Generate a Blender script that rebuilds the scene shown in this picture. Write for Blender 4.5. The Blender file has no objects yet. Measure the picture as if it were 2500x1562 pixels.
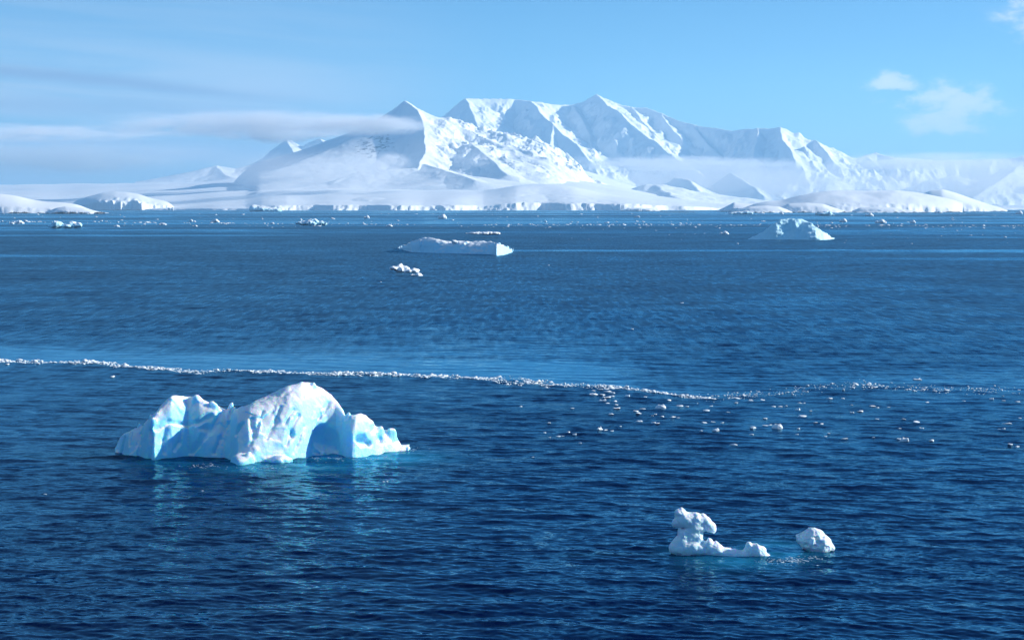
import bpy, math
import numpy as np
from mathutils import Vector, Matrix

# ------------------------------------------------------------------ camera, sky, sun
sc = bpy.context.scene
COL = sc.collection
F = 1250 / math.tan(math.radians(17.5))      # focal length in photo pixels (2500 wide)
CAM_H = 18.0                                 # ship's deck above the water
HORIZON = 505.0
PITCH = math.atan((781 - HORIZON) / F)
CP, SP = math.cos(PITCH), math.sin(PITCH)
cd = bpy.data.cameras.new('camera')
cd.sensor_width = 36; cd.sensor_fit = 'HORIZONTAL'
cd.lens = 18 / math.tan(math.radians(17.5))
cd.clip_start = 0.5; cd.clip_end = 120000
cam = bpy.data.objects.new('camera', cd); COL.objects.link(cam)
cam.location = (0, 0, CAM_H)
cam.rotation_euler = (math.pi / 2 - PITCH, 0, 0)
sc.camera = cam

SUN_EL = math.radians(20)
SUN_AZ = math.radians(84)                    # clockwise from the view direction (+Y)
sun_dir = Vector((math.sin(SUN_AZ) * math.cos(SUN_EL), math.cos(SUN_AZ) * math.cos(SUN_EL), math.sin(SUN_EL)))
sd = bpy.data.lights.new('sun', 'SUN'); sd.energy = 5.0; sd.angle = math.radians(0.53)
sd.color = (1.0, 0.96, 0.90)
sun = bpy.data.objects.new('sun', sd); COL.objects.link(sun)
sun.rotation_euler = sun_dir.to_track_quat('Z', 'Y').to_euler()

sc.view_settings.view_transform = 'Standard'
sc.view_settings.look = 'None'
sc.view_settings.exposure = 0.6
sc.view_settings.gamma = 1.0
sc.view_settings.use_curve_mapping = False
sc.render.engine = 'CYCLES'
cy = sc.cycles
cy.use_denoising = True
cy.max_bounces = 6; cy.diffuse_bounces = 4; cy.glossy_bounces = 3
cy.transmission_bounces = 2; cy.volume_bounces = 2; cy.transparent_max_bounces = 8
cy.caustics_reflective = False; cy.caustics_refractive = False
cy.sample_clamp_indirect = 6

SKY_STRENGTH = 0.105


class NT:
    """small helper for building node trees"""
    def __init__(s, tree):
        s.t = tree; s.t.nodes.clear()

    def n(s, kind, **kw):
        nd = s.t.nodes.new(kind)
        for k, v in kw.items():
            setattr(nd, k, v)
        return nd

    def put(s, sock, v):
        if isinstance(v, bpy.types.NodeSocket):
            s.t.links.new(v, sock)
        elif v is not None:
            sock.default_value = v

    def m(s, op, a, b=None, c=None, clamp=False):
        nd = s.n('ShaderNodeMath', operation=op, use_clamp=clamp)
        s.put(nd.inputs[0], a); s.put(nd.inputs[1], b)
        if c is not None: s.put(nd.inputs[2], c)
        return nd.outputs[0]

    def v(s, op, a, b=None):
        nd = s.n('ShaderNodeVectorMath', operation=op)
        s.put(nd.inputs[0], a)
        if op == 'SCALE': s.put(nd.inputs['Scale'], b)
        elif b is not None: s.put(nd.inputs[1], b)
        return nd.outputs['Value'] if op in ('LENGTH', 'DOT_PRODUCT') else nd.outputs[0]

    def comb(s, x, y, z):
        nd = s.n('ShaderNodeCombineXYZ')
        for i, q in enumerate((x, y, z)): s.put(nd.inputs[i], q)
        return nd.outputs[0]

    def sep(s, a):
        nd = s.n('ShaderNodeSeparateXYZ'); s.put(nd.inputs[0], a); return nd.outputs

    def noise(s, vec, scale, detail=3, rough=0.5, dist=0.0):
        nd = s.n('ShaderNodeTexNoise')
        s.put(nd.inputs['Vector'], vec); s.put(nd.inputs['Scale'], scale)
        nd.inputs['Detail'].default_value = detail; nd.inputs['Roughness'].default_value = rough
        nd.inputs['Distortion'].default_value = dist
        return nd.outputs

    def ss(s, x, lo, hi, a=0.0, b=1.0):
        nd = s.n('ShaderNodeMapRange', interpolation_type='SMOOTHSTEP')
        for i, q in enumerate((x, lo, hi, a, b)): s.put(nd.inputs[i], q)
        return nd.outputs[0]

    def mix(s, f, a, b, blend='MIX'):
        nd = s.n('ShaderNodeMix', data_type='RGBA', blend_type=blend)
        s.put(nd.inputs[0], f); s.put(nd.inputs[6], a); s.put(nd.inputs[7], b)
        return nd.outputs[2]

    def attr(s, name):
        return s.n('ShaderNodeAttribute', attribute_name=name).outputs['Fac']


world = bpy.data.worlds.new('World'); sc.world = world; world.use_nodes = True
w = NT(world.node_tree)
sky = w.n('ShaderNodeTexSky', sky_type='NISHITA')
sky.sun_disc = False; sky.sun_elevation = SUN_EL; sky.sun_rotation = SUN_AZ
sky.altitude = 0; sky.air_density = 0.75; sky.dust_density = 0.0; sky.ozone_density = 8.0
SKY_TINT = (0.74, 1.08, 0.99, 1)
skyc = w.mix(1.0, sky.outputs[0], SKY_TINT, 'MULTIPLY')
# high thin cloud, laid over the sky by direction (azimuth / elevation in radians)
d = w.sep(w.n('ShaderNodeTexCoord').outputs['Generated'])
az = w.m('ARCTAN2', d[0], d[1]); el = w.m('ARCSINE', d[2])
tilt = w.m('ADD', el, w.m('MULTIPLY', az, 0.055))      # the streaks sink a little to the right
nv = w.comb(w.m('MULTIPLY', az, 5.0), w.m('MULTIPLY', tilt, 62.0), 3.7)
streak = w.noise(nv, 1.0, 6, 0.56, 0.35)[0]
nv2 = w.comb(w.m('MULTIPLY', az, 9.0), w.m('MULTIPLY', tilt, 26.0), 9.1)
soft = w.noise(nv2, 1.0, 5, 0.55, 0.5)[0]
leftness = w.ss(az, 0.01, -0.17)
low = w.m('MULTIPLY', w.ss(el, 0.12, 0.035), leftness)
high = w.m('MULTIPLY', w.m('MULTIPLY', w.ss(el, 1.3, 0.06), leftness), 0.36)  # thin upper veil, carried on overhead out of view to brighten the shade
veil = w.m('MULTIPLY', w.m('ADD', low, high, clamp=True), w.ss(streak, 0.30, 0.62, 0.35, 1.0))
rightness = w.ss(az, 0.17, 0.23)


def puff(caz, cel, ra, re, lo, hi):
    wv = w.sep(w.v('SCALE', w.v('SUBTRACT', w.noise(w.comb(w.m('MULTIPLY', az, 38.0), w.m('MULTIPLY', el, 75.0), caz * 50), 1.0, 5, 0.6)[1], (0.5, 0.5, 0.5)), 3.4))
    da = w.m('ADD', w.m('DIVIDE', w.m('SUBTRACT', az, caz), ra), wv[0]); de = w.m('ADD', w.m('DIVIDE', w.m('SUBTRACT', el, cel), re), wv[1])
    r2 = w.m('ADD', w.m('MULTIPLY', da, da), w.m('MULTIPLY', de, de))
    fall = w.m('POWER', 2.718, w.m('MULTIPLY', r2, -1.0))
    return w.m('MULTIPLY', w.ss(w.m('ADD', fall, w.m('MULTIPLY', w.m('SUBTRACT', soft, 0.5), 1.6)), lo, hi), w.m('SQRT', fall))


p1 = puff(0.2245, 0.0725, 0.014, 0.0065, 0.25, 0.9)
p2 = puff(0.262, 0.055, 0.030, 0.014, 0.25, 1.0)
p3 = puff(0.325, 0.105, 0.026, 0.014, 0.2, 0.8)
puffs = w.m('MULTIPLY', w.m('ADD', w.m('ADD', p1, p2), p3, clamp=True), 0.92)
CLOUD_COL = (3.5, 4.6, 5.9, 1)
PUFF_COL = (5.6, 6.2, 6.7, 1)
bandc = w.m('ADD', w.m('SUBTRACT', 0.0795, w.m('MULTIPLY', w.m('ADD', az, 0.31), 0.085)), w.m('MULTIPLY', w.m('SUBTRACT', soft, 0.5), 0.010))
bd = w.m('DIVIDE', w.m('SUBTRACT', el, bandc), 0.0038)
band = w.m('MULTIPLY', w.m('MULTIPLY', w.m('POWER', 2.718, w.m('MULTIPLY', w.m('MULTIPLY', bd, bd), -1.0)), w.ss(az, -0.08, -0.24)), 0.95)
bandc2 = w.m('ADD', 0.060, w.m('MULTIPLY', w.m('SUBTRACT', soft, 0.5), 0.012))
bd2 = w.m('DIVIDE', w.m('SUBTRACT', el, bandc2), 0.004)
band2 = w.m('MULTIPLY', w.m('MULTIPLY', w.m('POWER', 2.718, w.m('MULTIPLY', w.m('MULTIPLY', bd2, bd2), -1.0)), w.ss(az, -0.12, -0.24)), 0.4)
GREY_COL = (1.75, 2.75, 4.35, 1)
withcloud = w.mix(puffs, w.mix(w.m('MAXIMUM', band, band2), w.mix(w.m('MULTIPLY', veil, 0.9), skyc, CLOUD_COL), GREY_COL), PUFF_COL)
bg = w.n('ShaderNodeBackground'); w.put(bg.inputs[0], withcloud); bg.inputs[1].default_value = SKY_STRENGTH
w.t.links.new(bg.outputs[0], w.n('ShaderNodeOutputWorld').inputs[0])

# ------------------------------------------------------------------ geometry helpers


def ray(px, py):
    x = (np.asarray(px, float) - 1250) / F; y = -(np.asarray(py, float) - 781) / F
    return x, CP + y * SP, -SP + y * CP


def P(px, py, Y):
    """point at forward distance Y seen at photo pixel (px, py)"""
    x, yy, z = ray(px, py); k = Y / yy
    return np.array([x * k, yy * k, CAM_H + z * k])


def G(px, py):
    """point on the water at photo pixel (px, py)"""
    x, yy, z = ray(px, py); k = -CAM_H / z
    return np.array([x * k, yy * k, 0 * k])


def zat(py, Y):
    return P(1250, py, Y)[2]


def az_x(px, Y):
    return Y * (np.asarray(px, float) - 1250) / F * CP


def hash3(ix, iy, iz, seed):
    h = (ix * 374761393 + iy * 668265263 + iz * 2147483647 + seed * 974711) & 0xffffffff
    h = ((h ^ (h >> 13)) * 1274126177) & 0xffffffff
    h = ((h ^ (h >> 15)) * 2246822519) & 0xffffffff
    return ((h ^ (h >> 16)) & 0xffff).astype(np.float32) / 32767.5 - 1.0


def noise3(x, y, z, seed=0):
    x, y, z = np.broadcast_arrays(x, y, z)
    fx, fy, fz = np.floor(x), np.floor(y), np.floor(z)
    ix, iy, iz = fx.astype(np.int64), fy.astype(np.int64), fz.astype(np.int64)
    u, v, t = (x - fx).astype(np.float32), (y - fy).astype(np.float32), (z - fz).astype(np.float32)
    u = u * u * u * (u * (u * 6 - 15) + 10); v = v * v * v * (v * (v * 6 - 15) + 10); t = t * t * t * (t * (t * 6 - 15) + 10)
    r = 0
    for a in (0, 1):
        for b in (0, 1):
            wab = (u if a else 1 - u) * (v if b else 1 - v)
            for c in (0, 1):
                r = r + wab * (t if c else 1 - t) * hash3(ix + a, iy + b, iz + c, seed)
    return r


def noise2(x, y, seed=0):
    x, y = np.broadcast_arrays(x, y)
    fx, fy = np.floor(x), np.floor(y)
    ix, iy = fx.astype(np.int64), fy.astype(np.int64)
    u, v = x - fx, y - fy
    u = u * u * u * (u * (u * 6 - 15) + 10); v = v * v * v * (v * (v * 6 - 15) + 10)
    z = np.zeros_like(ix)
    h = lambda a, b: hash3(ix + a, iy + b, z, seed)
    return (h(0, 0) * (1 - u) + h(1, 0) * u) * (1 - v) + (h(0, 1) * (1 - u) + h(1, 1) * u) * v


def fbm2(x, y, octs=5, seed=0, gain=0.5, ridged=False):
    r = 0.0; a = 1.0; tot = 0.0
    for o in range(octs):
        n = noise2(x, y, seed + o * 7)
        r = r + a * ((1 - 2 * np.abs(n)) if ridged else n)
        tot += a; a *= gain
        x, y = 1.62 * x - 1.18 * y + 3.1, 1.18 * x + 1.62 * y + 1.7
    return r / tot


def fbm3(x, y, z, octs=3, seed=0, gain=0.5, ridged=False):
    r = 0.0; a = 1.0; tot = 0.0
    for o in range(octs):
        n = noise3(x, y, z, seed + o * 7)
        r = r + a * ((1 - 2 * np.abs(n)) if ridged else n)
        tot += a; a *= gain
        x, y, z = 1.62 * x - 1.18 * y + 3.1, 1.18 * x + 1.62 * y + 1.7, 2.03 * z + 5.3
    return r / tot


def mesh_np(name, verts, quads, tris=None, smooth=True):
    me = bpy.data.meshes.new(name)
    nv = len(verts)
    me.vertices.add(nv); me.vertices.foreach_set('co', np.asarray(verts, np.float32).ravel())
    q = np.asarray(quads, np.int32).reshape(-1, 4) if quads is not None and len(quads) else np.zeros((0, 4), np.int32)
    t = np.asarray(tris, np.int32).reshape(-1, 3) if tris is not None and len(tris) else np.zeros((0, 3), np.int32)
    loops = np.concatenate([q.ravel(), t.ravel()])
    starts = np.concatenate([np.arange(len(q)) * 4, len(q) * 4 + np.arange(len(t)) * 3])
    me.loops.add(len(loops)); me.loops.foreach_set('vertex_index', loops)
    me.polygons.add(len(starts)); me.polygons.foreach_set('loop_start', starts.astype(np.int32))
    me.update(calc_edges=True)
    if smooth:
        me.polygons.foreach_set('use_smooth', np.ones(len(starts), bool))
    me.validate()
    return me


def add_attr(me, name, vals):
    a = me.attributes.new(name, 'FLOAT', 'POINT')
    a.data.foreach_set('value', np.asarray(vals, np.float32).ravel())


def link(name, me, mat, loc=(0, 0, 0)):
    o = bpy.data.objects.new(name, me); COL.objects.link(o); o.location = loc
    if mat is not None and me is not None and not me.materials: me.materials.append(mat)
    return o


def tag(o, label=None, cat=None, group=None, kind=None):
    if label: o['label'] = label
    if cat: o['category'] = cat
    if group: o['group'] = group
    if kind: o['kind'] = kind
    return o


def grid_quads(nr, nc, wrap=False):
    r = np.arange(nr - 1)[:, None]; c = np.arange(nc if wrap else nc - 1)[None, :]
    c2 = (c + 1) % nc
    a = r * nc + c; b = r * nc + c2
    return np.stack([a, b, b + nc, a + nc], -1).reshape(-1, 4)


def surface_nets(Fv, org, h):
    """polygonise Fv < 0 on a regular grid"""
    nx, ny, nz = Fv.shape
    ins = Fv < 0
    cells = (nx - 1, ny - 1, nz - 1)
    acc = np.zeros(cells + (3,), np.float32); cnt = np.zeros(cells, np.float32)
    sl = lambda o, n: slice(o, o + n - 1)
    for axis in range(3):
        oth = [i for i in range(3) if i != axis]
        for p in (0, 1):
            for q in (0, 1):
                o0 = [0, 0, 0]; o0[oth[0]] = p; o0[oth[1]] = q
                o1 = list(o0); o1[axis] = 1
                A = Fv[sl(o0[0], nx), sl(o0[1], ny), sl(o0[2], nz)]
                B = Fv[sl(o1[0], nx), sl(o1[1], ny), sl(o1[2], nz)]
                mk = (A < 0) != (B < 0)
                tt = np.where(mk, A / np.where(mk, A - B, 1), 0)
                acc[..., axis] += np.where(mk, tt, 0)
                acc[..., oth[0]] += mk * p; acc[..., oth[1]] += mk * q
                cnt += mk
    act = cnt > 0
    idx = np.full(cells, -1, np.int64); idx[act] = np.arange(act.sum())
    ijk = np.argwhere(act)
    V = (ijk + acc[act] / cnt[act][:, None]) * h + np.asarray(org)
    quads = []
    for axis in range(3):
        a0 = [slice(None)] * 3; a1 = [slice(None)] * 3
        a0[axis] = slice(0, -1); a1[axis] = slice(1, None)
        A = ins[tuple(a0)]; B = ins[tuple(a1)]
        e = np.argwhere(A != B)
        oth = [(axis + 1) % 3, (axis + 2) % 3]
        ok = np.ones(len(e), bool)
        for k in oth:
            ok &= (e[:, k] > 0) & (e[:, k] < Fv.shape[k] - 1)
        e = e[ok]
        flip = A[tuple(e.T)]
        def cid(du, dv):
            c = e.copy(); c[:, oth[0]] += du; c[:, oth[1]] += dv
            return idx[tuple(c.T)]
        q = np.stack([cid(-1, -1), cid(0, -1), cid(0, 0), cid(-1, 0)], -1)
        q = np.where(flip[:, None], q, q[:, ::-1])
        quads.append(q)
    return V, np.concatenate(quads)


def smin(a, b, k):
    h = np.clip(0.5 + 0.5 * (b - a) / k, 0, 1)
    return b + (a - b) * h - k * h * (1 - h)


def smax(a, b, k):
    return -smin(-a, -b, k)


def facets(x, y, z, size, amp, seed):
    """broken ice: every Voronoi cell is a small tilted plane"""
    x, y, z = x / size, y / size, z / size
    fx, fy, fz = np.floor(x).astype(np.int64), np.floor(y).astype(np.int64), np.floor(z).astype(np.int64)
    best = np.full(x.shape, 9.0, np.float32); val = np.zeros(x.shape, np.float32)
    for a in (-1, 0, 1):
        for b in (-1, 0, 1):
            for c in (-1, 0, 1):
                ix, iy, iz = fx + a, fy + b, fz + c
                dx = (ix + 0.5 + 0.45 * hash3(ix, iy, iz, seed) - x).astype(np.float32)
                dy = (iy + 0.5 + 0.45 * hash3(ix, iy, iz, seed + 1) - y).astype(np.float32)
                dz = (iz + 0.5 + 0.45 * hash3(ix, iy, iz, seed + 2) - z).astype(np.float32)
                d2 = dx * dx + dy * dy + dz * dz
                v_ = dx * hash3(ix, iy, iz, seed + 3) + dy * hash3(ix, iy, iz, seed + 4) + dz * hash3(ix, iy, iz, seed + 5) + 0.25 * hash3(ix, iy, iz, seed + 6)
                m_ = d2 < best
                best = np.where(m_, d2, best); val = np.where(m_, v_, val)
    return amp * val


def roughen(v_, x, y, z, band, fn):
    """add surface detail only close to the surface"""
    x, y, z = np.broadcast_arrays(x, y, z); v_ = np.array(np.broadcast_to(v_, x.shape), float)
    mk = np.abs(v_) < band
    if mk.any(): v_[mk] += fn(x[mk], y[mk], z[mk])
    return v_


def ell(x, y, z, c, r):
    qx, qy, qz = (x - c[0]) / r[0], (y - c[1]) / r[1], (z - c[2]) / r[2]
    k = np.sqrt(qx * qx + qy * qy + qz * qz) + 1e-6
    return (k - 1) * min(r)


def capsule(x, y, z, a, b, ra, rb):
    a = np.asarray(a); b = np.asarray(b); d_ = b - a
    t = np.clip(((x - a[0]) * d_[0] + (y - a[1]) * d_[1] + (z - a[2]) * d_[2]) / (d_ @ d_ + 1e-9), 0, 1)
    qx, qy, qz = x - a[0] - t * d_[0], y - a[1] - t * d_[1], z - a[2] - t * d_[2]
    return np.sqrt(qx * qx + qy * qy + qz * qz) - (ra + (rb - ra) * t)


def hit(f, px, py, y0, y1, n=500):
    """first point where the sight line through a photo pixel enters f < 0"""
    Y = np.linspace(y0, y1, n); p = P(px, py, Y)
    v_ = f(p[0], p[1], p[2]); i = np.argmax(v_ < 0)
    if v_[i] >= 0: i = np.argmin(v_)
    return p[:, i]


def build_field(f, lo, hi, h):
    nx, ny, nz = [int(math.ceil((b - a) / h)) + 1 for a, b in zip(lo, hi)]
    xs = (lo[0] + np.arange(nx) * h)[:, None, None]; ys = (lo[1] + np.arange(ny) * h)[None, :, None]; zs = (lo[2] + np.arange(nz) * h)[None, None, :]
    x, y, z = np.broadcast_arrays(xs, ys, zs)
    Fv = np.array(f(x, y, z), np.float32)
    Fv[0] = Fv[-1] = 1; Fv[:, 0] = Fv[:, -1] = 1; Fv[:, :, 0] = Fv[:, :, -1] = 1
    return surface_nets(Fv, lo, h)


def berg_object(name, f, lo, hi, h, mat, label, cat='iceberg', group=None):
    V, Q = build_field(f, lo, hi, h)
    c = np.array([(lo[0] + hi[0]) / 2, (lo[1] + hi[1]) / 2, 0])
    me = mesh_np(name, V - c, Q)
    o = link(name, me, mat, c)
    return tag(o, label, cat, group)


# ------------------------------------------------------------------ materials


def new_mat(name):
    m_ = bpy.data.materials.new(name); m_.use_nodes = True
    return m_, NT(m_.node_tree)


def principled(t, **kw):
    b = t.n('ShaderNodeBsdfPrincipled')
    for k, v_ in kw.items():
        t.put(b.inputs[k.replace('_', ' ')], v_)
    t.t.links.new(b.outputs[0], t.n('ShaderNodeOutputMaterial').inputs[0])
    return b


def bump(t, height, strength, dist, normal=None):
    b = t.n('ShaderNodeBump'); b.inputs['Strength'].default_value = strength; b.inputs['Distance'].default_value = dist
    t.put(b.inputs['Height'], height)
    if normal is not None: t.put(b.inputs['Normal'], normal)
    return b.outputs[0]


def ice_material(name, snow=(0.88, 0.91, 0.93, 1), ice=(0.28, 0.74, 1.0, 1), unit=1.0, sss=1.0, lo=0.30, hi=0.68, bstr=0.45):
    """bare glacier ice on steep faces, old snow where it can lie; unit = feature size in metres"""
    m_, t = new_mat(name)
    geo = t.n('ShaderNodeNewGeometry'); pos = geo.outputs['Position']
    nz = t.sep(geo.outputs['Normal'])[2]
    n1 = t.noise(pos, 0.45 / unit, 4, 0.55)[0]
    n2 = t.noise(pos, 3.2 / unit, 6, 0.65)[0]
    n3 = t.noise(pos, 11 / unit, 4, 0.65)[0]
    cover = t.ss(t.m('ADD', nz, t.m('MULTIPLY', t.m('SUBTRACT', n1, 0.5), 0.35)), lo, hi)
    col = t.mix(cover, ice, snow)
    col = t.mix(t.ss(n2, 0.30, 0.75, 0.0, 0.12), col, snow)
    h = t.m('ADD', t.m('MULTIPLY', n2, 0.7), t.m('MULTIPLY', n3, 0.25))
    nrm = bump(t, h, bstr, 0.22 * unit)
    b = principled(t, Base_Color=col, Roughness=t.ss(cover, 0, 1, 0.45, 0.65), Normal=nrm, IOR=1.31)
    b.inputs['Subsurface Weight'].default_value = sss
    b.inputs['Subsurface Radius'].default_value = (0.05, 0.45, 1.0)
    b.inputs['Subsurface Scale'].default_value = 0.4 * unit
    b.inputs['Subsurface Anisotropy'].default_value = 0.0
    return m_


def snow_material(name, rock_amt=0.0, tex=60.0, bstr=0.5):
    m_, t = new_mat(name)
    geo = t.n('ShaderNodeNewGeometry'); pos = geo.outputs['Position']
    nz = t.sep(geo.outputs['True Normal'])[2]
    n1 = t.noise(pos, 1 / tex, 6, 0.6)[0]
    n2 = t.noise(pos, 4.3 / tex, 4, 0.6)[0]
    col = t.mix(t.ss(n2, 0.3, 0.7), (0.90, 0.93, 0.95, 1), (0.95, 0.96, 0.97, 1))
    if rock_amt > 0:
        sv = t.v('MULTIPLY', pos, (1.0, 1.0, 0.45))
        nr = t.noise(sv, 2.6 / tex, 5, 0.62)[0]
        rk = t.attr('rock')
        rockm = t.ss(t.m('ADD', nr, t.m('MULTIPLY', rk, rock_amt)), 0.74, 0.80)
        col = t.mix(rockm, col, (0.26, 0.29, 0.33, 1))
    nrm = bump(t, t.m('ADD', n1, t.m('MULTIPLY', n2, 0.35)), bstr, tex * 0.35)
    principled(t, Base_Color=col, Roughness=0.75, Normal=nrm)
    return m_


M_snow = snow_material('wind_packed_snow', 0.0, 45, 0.05)
M_mount = snow_material('mountain_snow', 0.30, 90, 0.22)
M_rockshore = None
M_ice = ice_material('glacier_ice', unit=1.0)
M_ice_small = ice_material('growler_ice', unit=0.45, bstr=0.6, snow=(0.90, 0.92, 0.93, 1), ice=(0.66, 0.86, 0.96, 1), sss=0.6)
M_ice_mid = ice_material('far_iceberg_ice', unit=5.0, ice=(0.46, 0.84, 1.0, 1), sss=0.0, lo=0.62, hi=0.85)
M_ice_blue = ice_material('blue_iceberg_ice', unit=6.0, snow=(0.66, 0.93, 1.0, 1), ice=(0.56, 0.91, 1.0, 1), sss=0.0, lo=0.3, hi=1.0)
M_brash = ice_material('brash_ice', unit=0.3, ice=(0.78, 0.88, 0.94, 1), sss=0.0)
m_, t = new_mat('dark_shore_rock')
n_ = t.noise(t.n('ShaderNodeNewGeometry').outputs['Position'], 0.3, 5, 0.6)[0]
principled(t, Base_Color=t.mix(t.ss(n_, 0.35, 0.65), (0.035, 0.032, 0.03, 1), (0.11, 0.10, 0.09, 1)), Roughness=0.8, Normal=bump(t, n_, 0.7, 1.0))
M_rockshore = m_

# ------------------------------------------------------------------ water
rng = np.random.default_rng(11)
NW = 110
lam = np.exp(rng.uniform(math.log(0.38), math.log(5.5), NW))
wth = rng.normal(0, 0.42, NW) + math.radians(78)       # travel direction, crests lie roughly across the view
kx, ky = np.cos(wth) * 2 * np.pi / lam, np.sin(wth) * 2 * np.pi / lam
wph = rng.uniform(0, 2 * np.pi, NW)
wamp = 0.0045 * lam / (1 + (lam / 2.5) ** 1.0)

ICE_LINE = np.array([(-260, 868), (-120, 874), (0, 880), (60, 884), (150, 884), (230, 884), (300, 893), (400, 900), (480, 908), (560, 903),
                     (650, 906), (760, 911), (890, 912), (1000, 915), (1100, 920), (1200, 925), (1280, 930), (1340, 937),
                     (1400, 940), (1480, 943), (1540, 948), (1600, 957), (1660, 966), (1720, 971), (1790, 967), (1880, 961),
                     (1930, 957), (2000, 945), (2070, 940), (2200, 945), (2300, 951), (2400, 952), (2500, 955), (2700, 958), (2900, 960)], float)
_lw = G(ICE_LINE[:, 0], ICE_LINE[:, 1])
LINE_A = np.arctan2(_lw[0], _lw[1]); LINE_R = np.hypot(_lw[0], _lw[1])


def waves(X, Y, spacing=0.0):
    Z = np.zeros_like(X); DX = np.zeros_like(X); DY = np.zeros_like(X)
    for i in range(NW):
        a = wamp[i] * np.clip((lam[i] / np.maximum(spacing, 1e-6) - 2.2) / 2.0, 0, 1)
        ph = kx[i] * X + ky[i] * Y + wph[i]
        Z += a * np.cos(ph); s_ = a * np.sin(ph)
        DX -= s_ * math.cos(wth[i]); DY -= s_ * math.sin(wth[i])
    return Z, DX, DY


rs = [2.0]
while rs[-1] < 56: rs.append(rs[-1] * 1.12)
r_ = 60.0
while r_ < 39000:
    rs.append(r_); r_ += max(0.10, min(r_ * r_ / 29232 * 0.55, r_ * 0.12))
rs.append(39500)
rs = np.array(rs)
ang = np.concatenate([np.linspace(-21.5, 21.5, 660), np.linspace(21.5, 338.5, 90)[1:-1]]) * math.pi / 180
R_, A_ = np.meshgrid(rs, ang, indexing='ij')
X_, Y_ = R_ * np.sin(A_), R_ * np.cos(A_)
sp = np.gradient(rs)[:, None] + 0 * A_
dense = np.abs(((A_ + math.pi) % (2 * math.pi)) - math.pi) < math.radians(22)
near = (R_ < 900) & (R_ > 56) & dense
# slicks: calm water behind the drift line and in long streaks further out
Aw = ((A_ + math.pi) % (2 * math.pi)) - math.pi
lr = np.interp(Aw, LINE_A, LINE_R)
beh = R_ - lr
wid = 24 + 18 * fbm2(Aw * 9 + 4.2, R_ * 0 + 1.3, 3, 5)
slick = np.exp(-np.clip(beh, 0, None) / np.maximum(wid, 5)) * (beh > -0.3) * np.clip((math.radians(7) - Aw) / math.radians(5), 0.30, 1)
slick = np.clip(slick * np.clip(1.5 + 1.3 * fbm2(X_ * 0.03, Y_ * 0.16, 4, 3), 0, 2.0), 0, 1)
st = fbm2(X_ / 260 + 0.2 * fbm2(X_ / 90, Y_ / 60, 2, 91), Y_ / 60.0, 5, 17)
slick2 = np.clip((st - 0.14) * 4.0, 0, 1) * np.clip((R_ - 380) / 260, 0, 1) * 0.75
calm = np.clip(np.maximum(slick, slick2), 0, 1)
far_calm = np.clip((R_ - 850) / 500, 0, 1) * np.clip(0.62 + 1.3 * fbm2(X_ / 900, Y_ / 130, 5, 19), 0, 0.9)
calm = np.maximum(calm, far_calm)
Zw = np.zeros_like(X_); Dx = np.zeros_like(X_); Dy = np.zeros_like(X_)
Zw[near], Dx[near], Dy[near] = waves(X_[near], Y_[near], sp[near])
damp = 1 - 0.72 * calm
Zw *= damp; Dx *= damp; Dy *= damp
gust = fbm2(X_ / 28 + 3, Y_ / 40, 4, 29)
lod = np.interp(np.log(R_), np.log([50, 90, 160, 400, 1200, 40000]), [0.0, 0.15, 0.40, 0.8, 1.0, 1.0])
# sunken ice close under the surface, round the two near bergs
teal = np.zeros_like(X_)
for (px, py, rx, ry, s_) in ((940, 1118, 4.3, 3.6, 1.0), (780, 1140, 4.0, 3.0, 0.6), (800, 1113, 2.2, 2.4, 0.9), (620, 1142, 3.4, 2.6, 0.55), (420, 1128, 3.6, 2.4, 0.30),
                             (1900, 1345, 2.1, 2.6, 1.0), (1790, 1370, 2.6, 2.2, 0.7), (1720, 1352, 2.0, 2.2, 0.5)):
    g = G(px, py)
    q = ((X_ - g[0]) / rx) ** 2 + ((Y_ - g[1]) / ry) ** 2
    teal = np.maximum(teal, s_ * np.exp(-q * 1.3))
teal = np.clip(teal * (1 + 0.5 * fbm2(X_ * 1.1, Y_ * 0.7, 3, 61)), 0, 1)
V = np.stack([X_ + Dx, Y_ + Dy, Zw], -1).reshape(-1, 3)
ctr = len(V)
V = np.vstack([V, [[0, 0, 0]]])
nc = len(ang)
tris = np.stack([np.full(nc, ctr), (np.arange(nc) + 1) % nc, np.arange(nc)], -1)
me = mesh_np('water', V, grid_quads(len(rs), nc, True)[:, ::-1], tris)
for nm, vals in (('calm', calm), ('gust', gust), ('teal', teal), ('lod', lod)):
    add_attr(me, nm, np.append(vals.ravel(), 0))
M_water, t = new_mat('sea_water')
pos = t.n('ShaderNodeNewGeometry').outputs['Position']
nrm0 = t.n('ShaderNodeNewGeometry').outputs['Normal']
calm_a, gust_a, teal_a, lod_a = t.attr('calm'), t.attr('gust'), t.attr('teal'), t.attr('lod')
rough_sea = t.m('MULTIPLY', t.ss(calm_a, 0.05, 0.9, 1.0, 0.16), t.m('ADD', 1.0, t.m('MULTIPLY', gust_a, 0.45)))
coarse = None
for (sc_n, amp, seed) in ((0.055, 0.16, 3.0), (0.21, 0.26, 41.0), (0.6, 0.42, 67.0)):
    c_ = t.v('SCALE', t.v('SUBTRACT', t.noise(t.v('ADD', pos, (seed, seed, 0)), sc_n, 3, 0.6)[1], (0.5, 0.5, 0.5)), amp)
    coarse = c_ if coarse is None else t.v('ADD', coarse, c_)
patch = t.noise(t.v('MULTIPLY', pos, (1.0, 1.6, 1.0)), 0.07, 5, 0.65)[0]
rough_sea = t.m('MULTIPLY', rough_sea, t.ss(patch, 0.25, 0.75, 0.55, 1.35))
cats = t.noise(t.v('MULTIPLY', pos, (0.85, 0.11, 1.0)), 1.0, 3, 0.6)[0]   # cat's-paws drawn out along the wind
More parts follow.
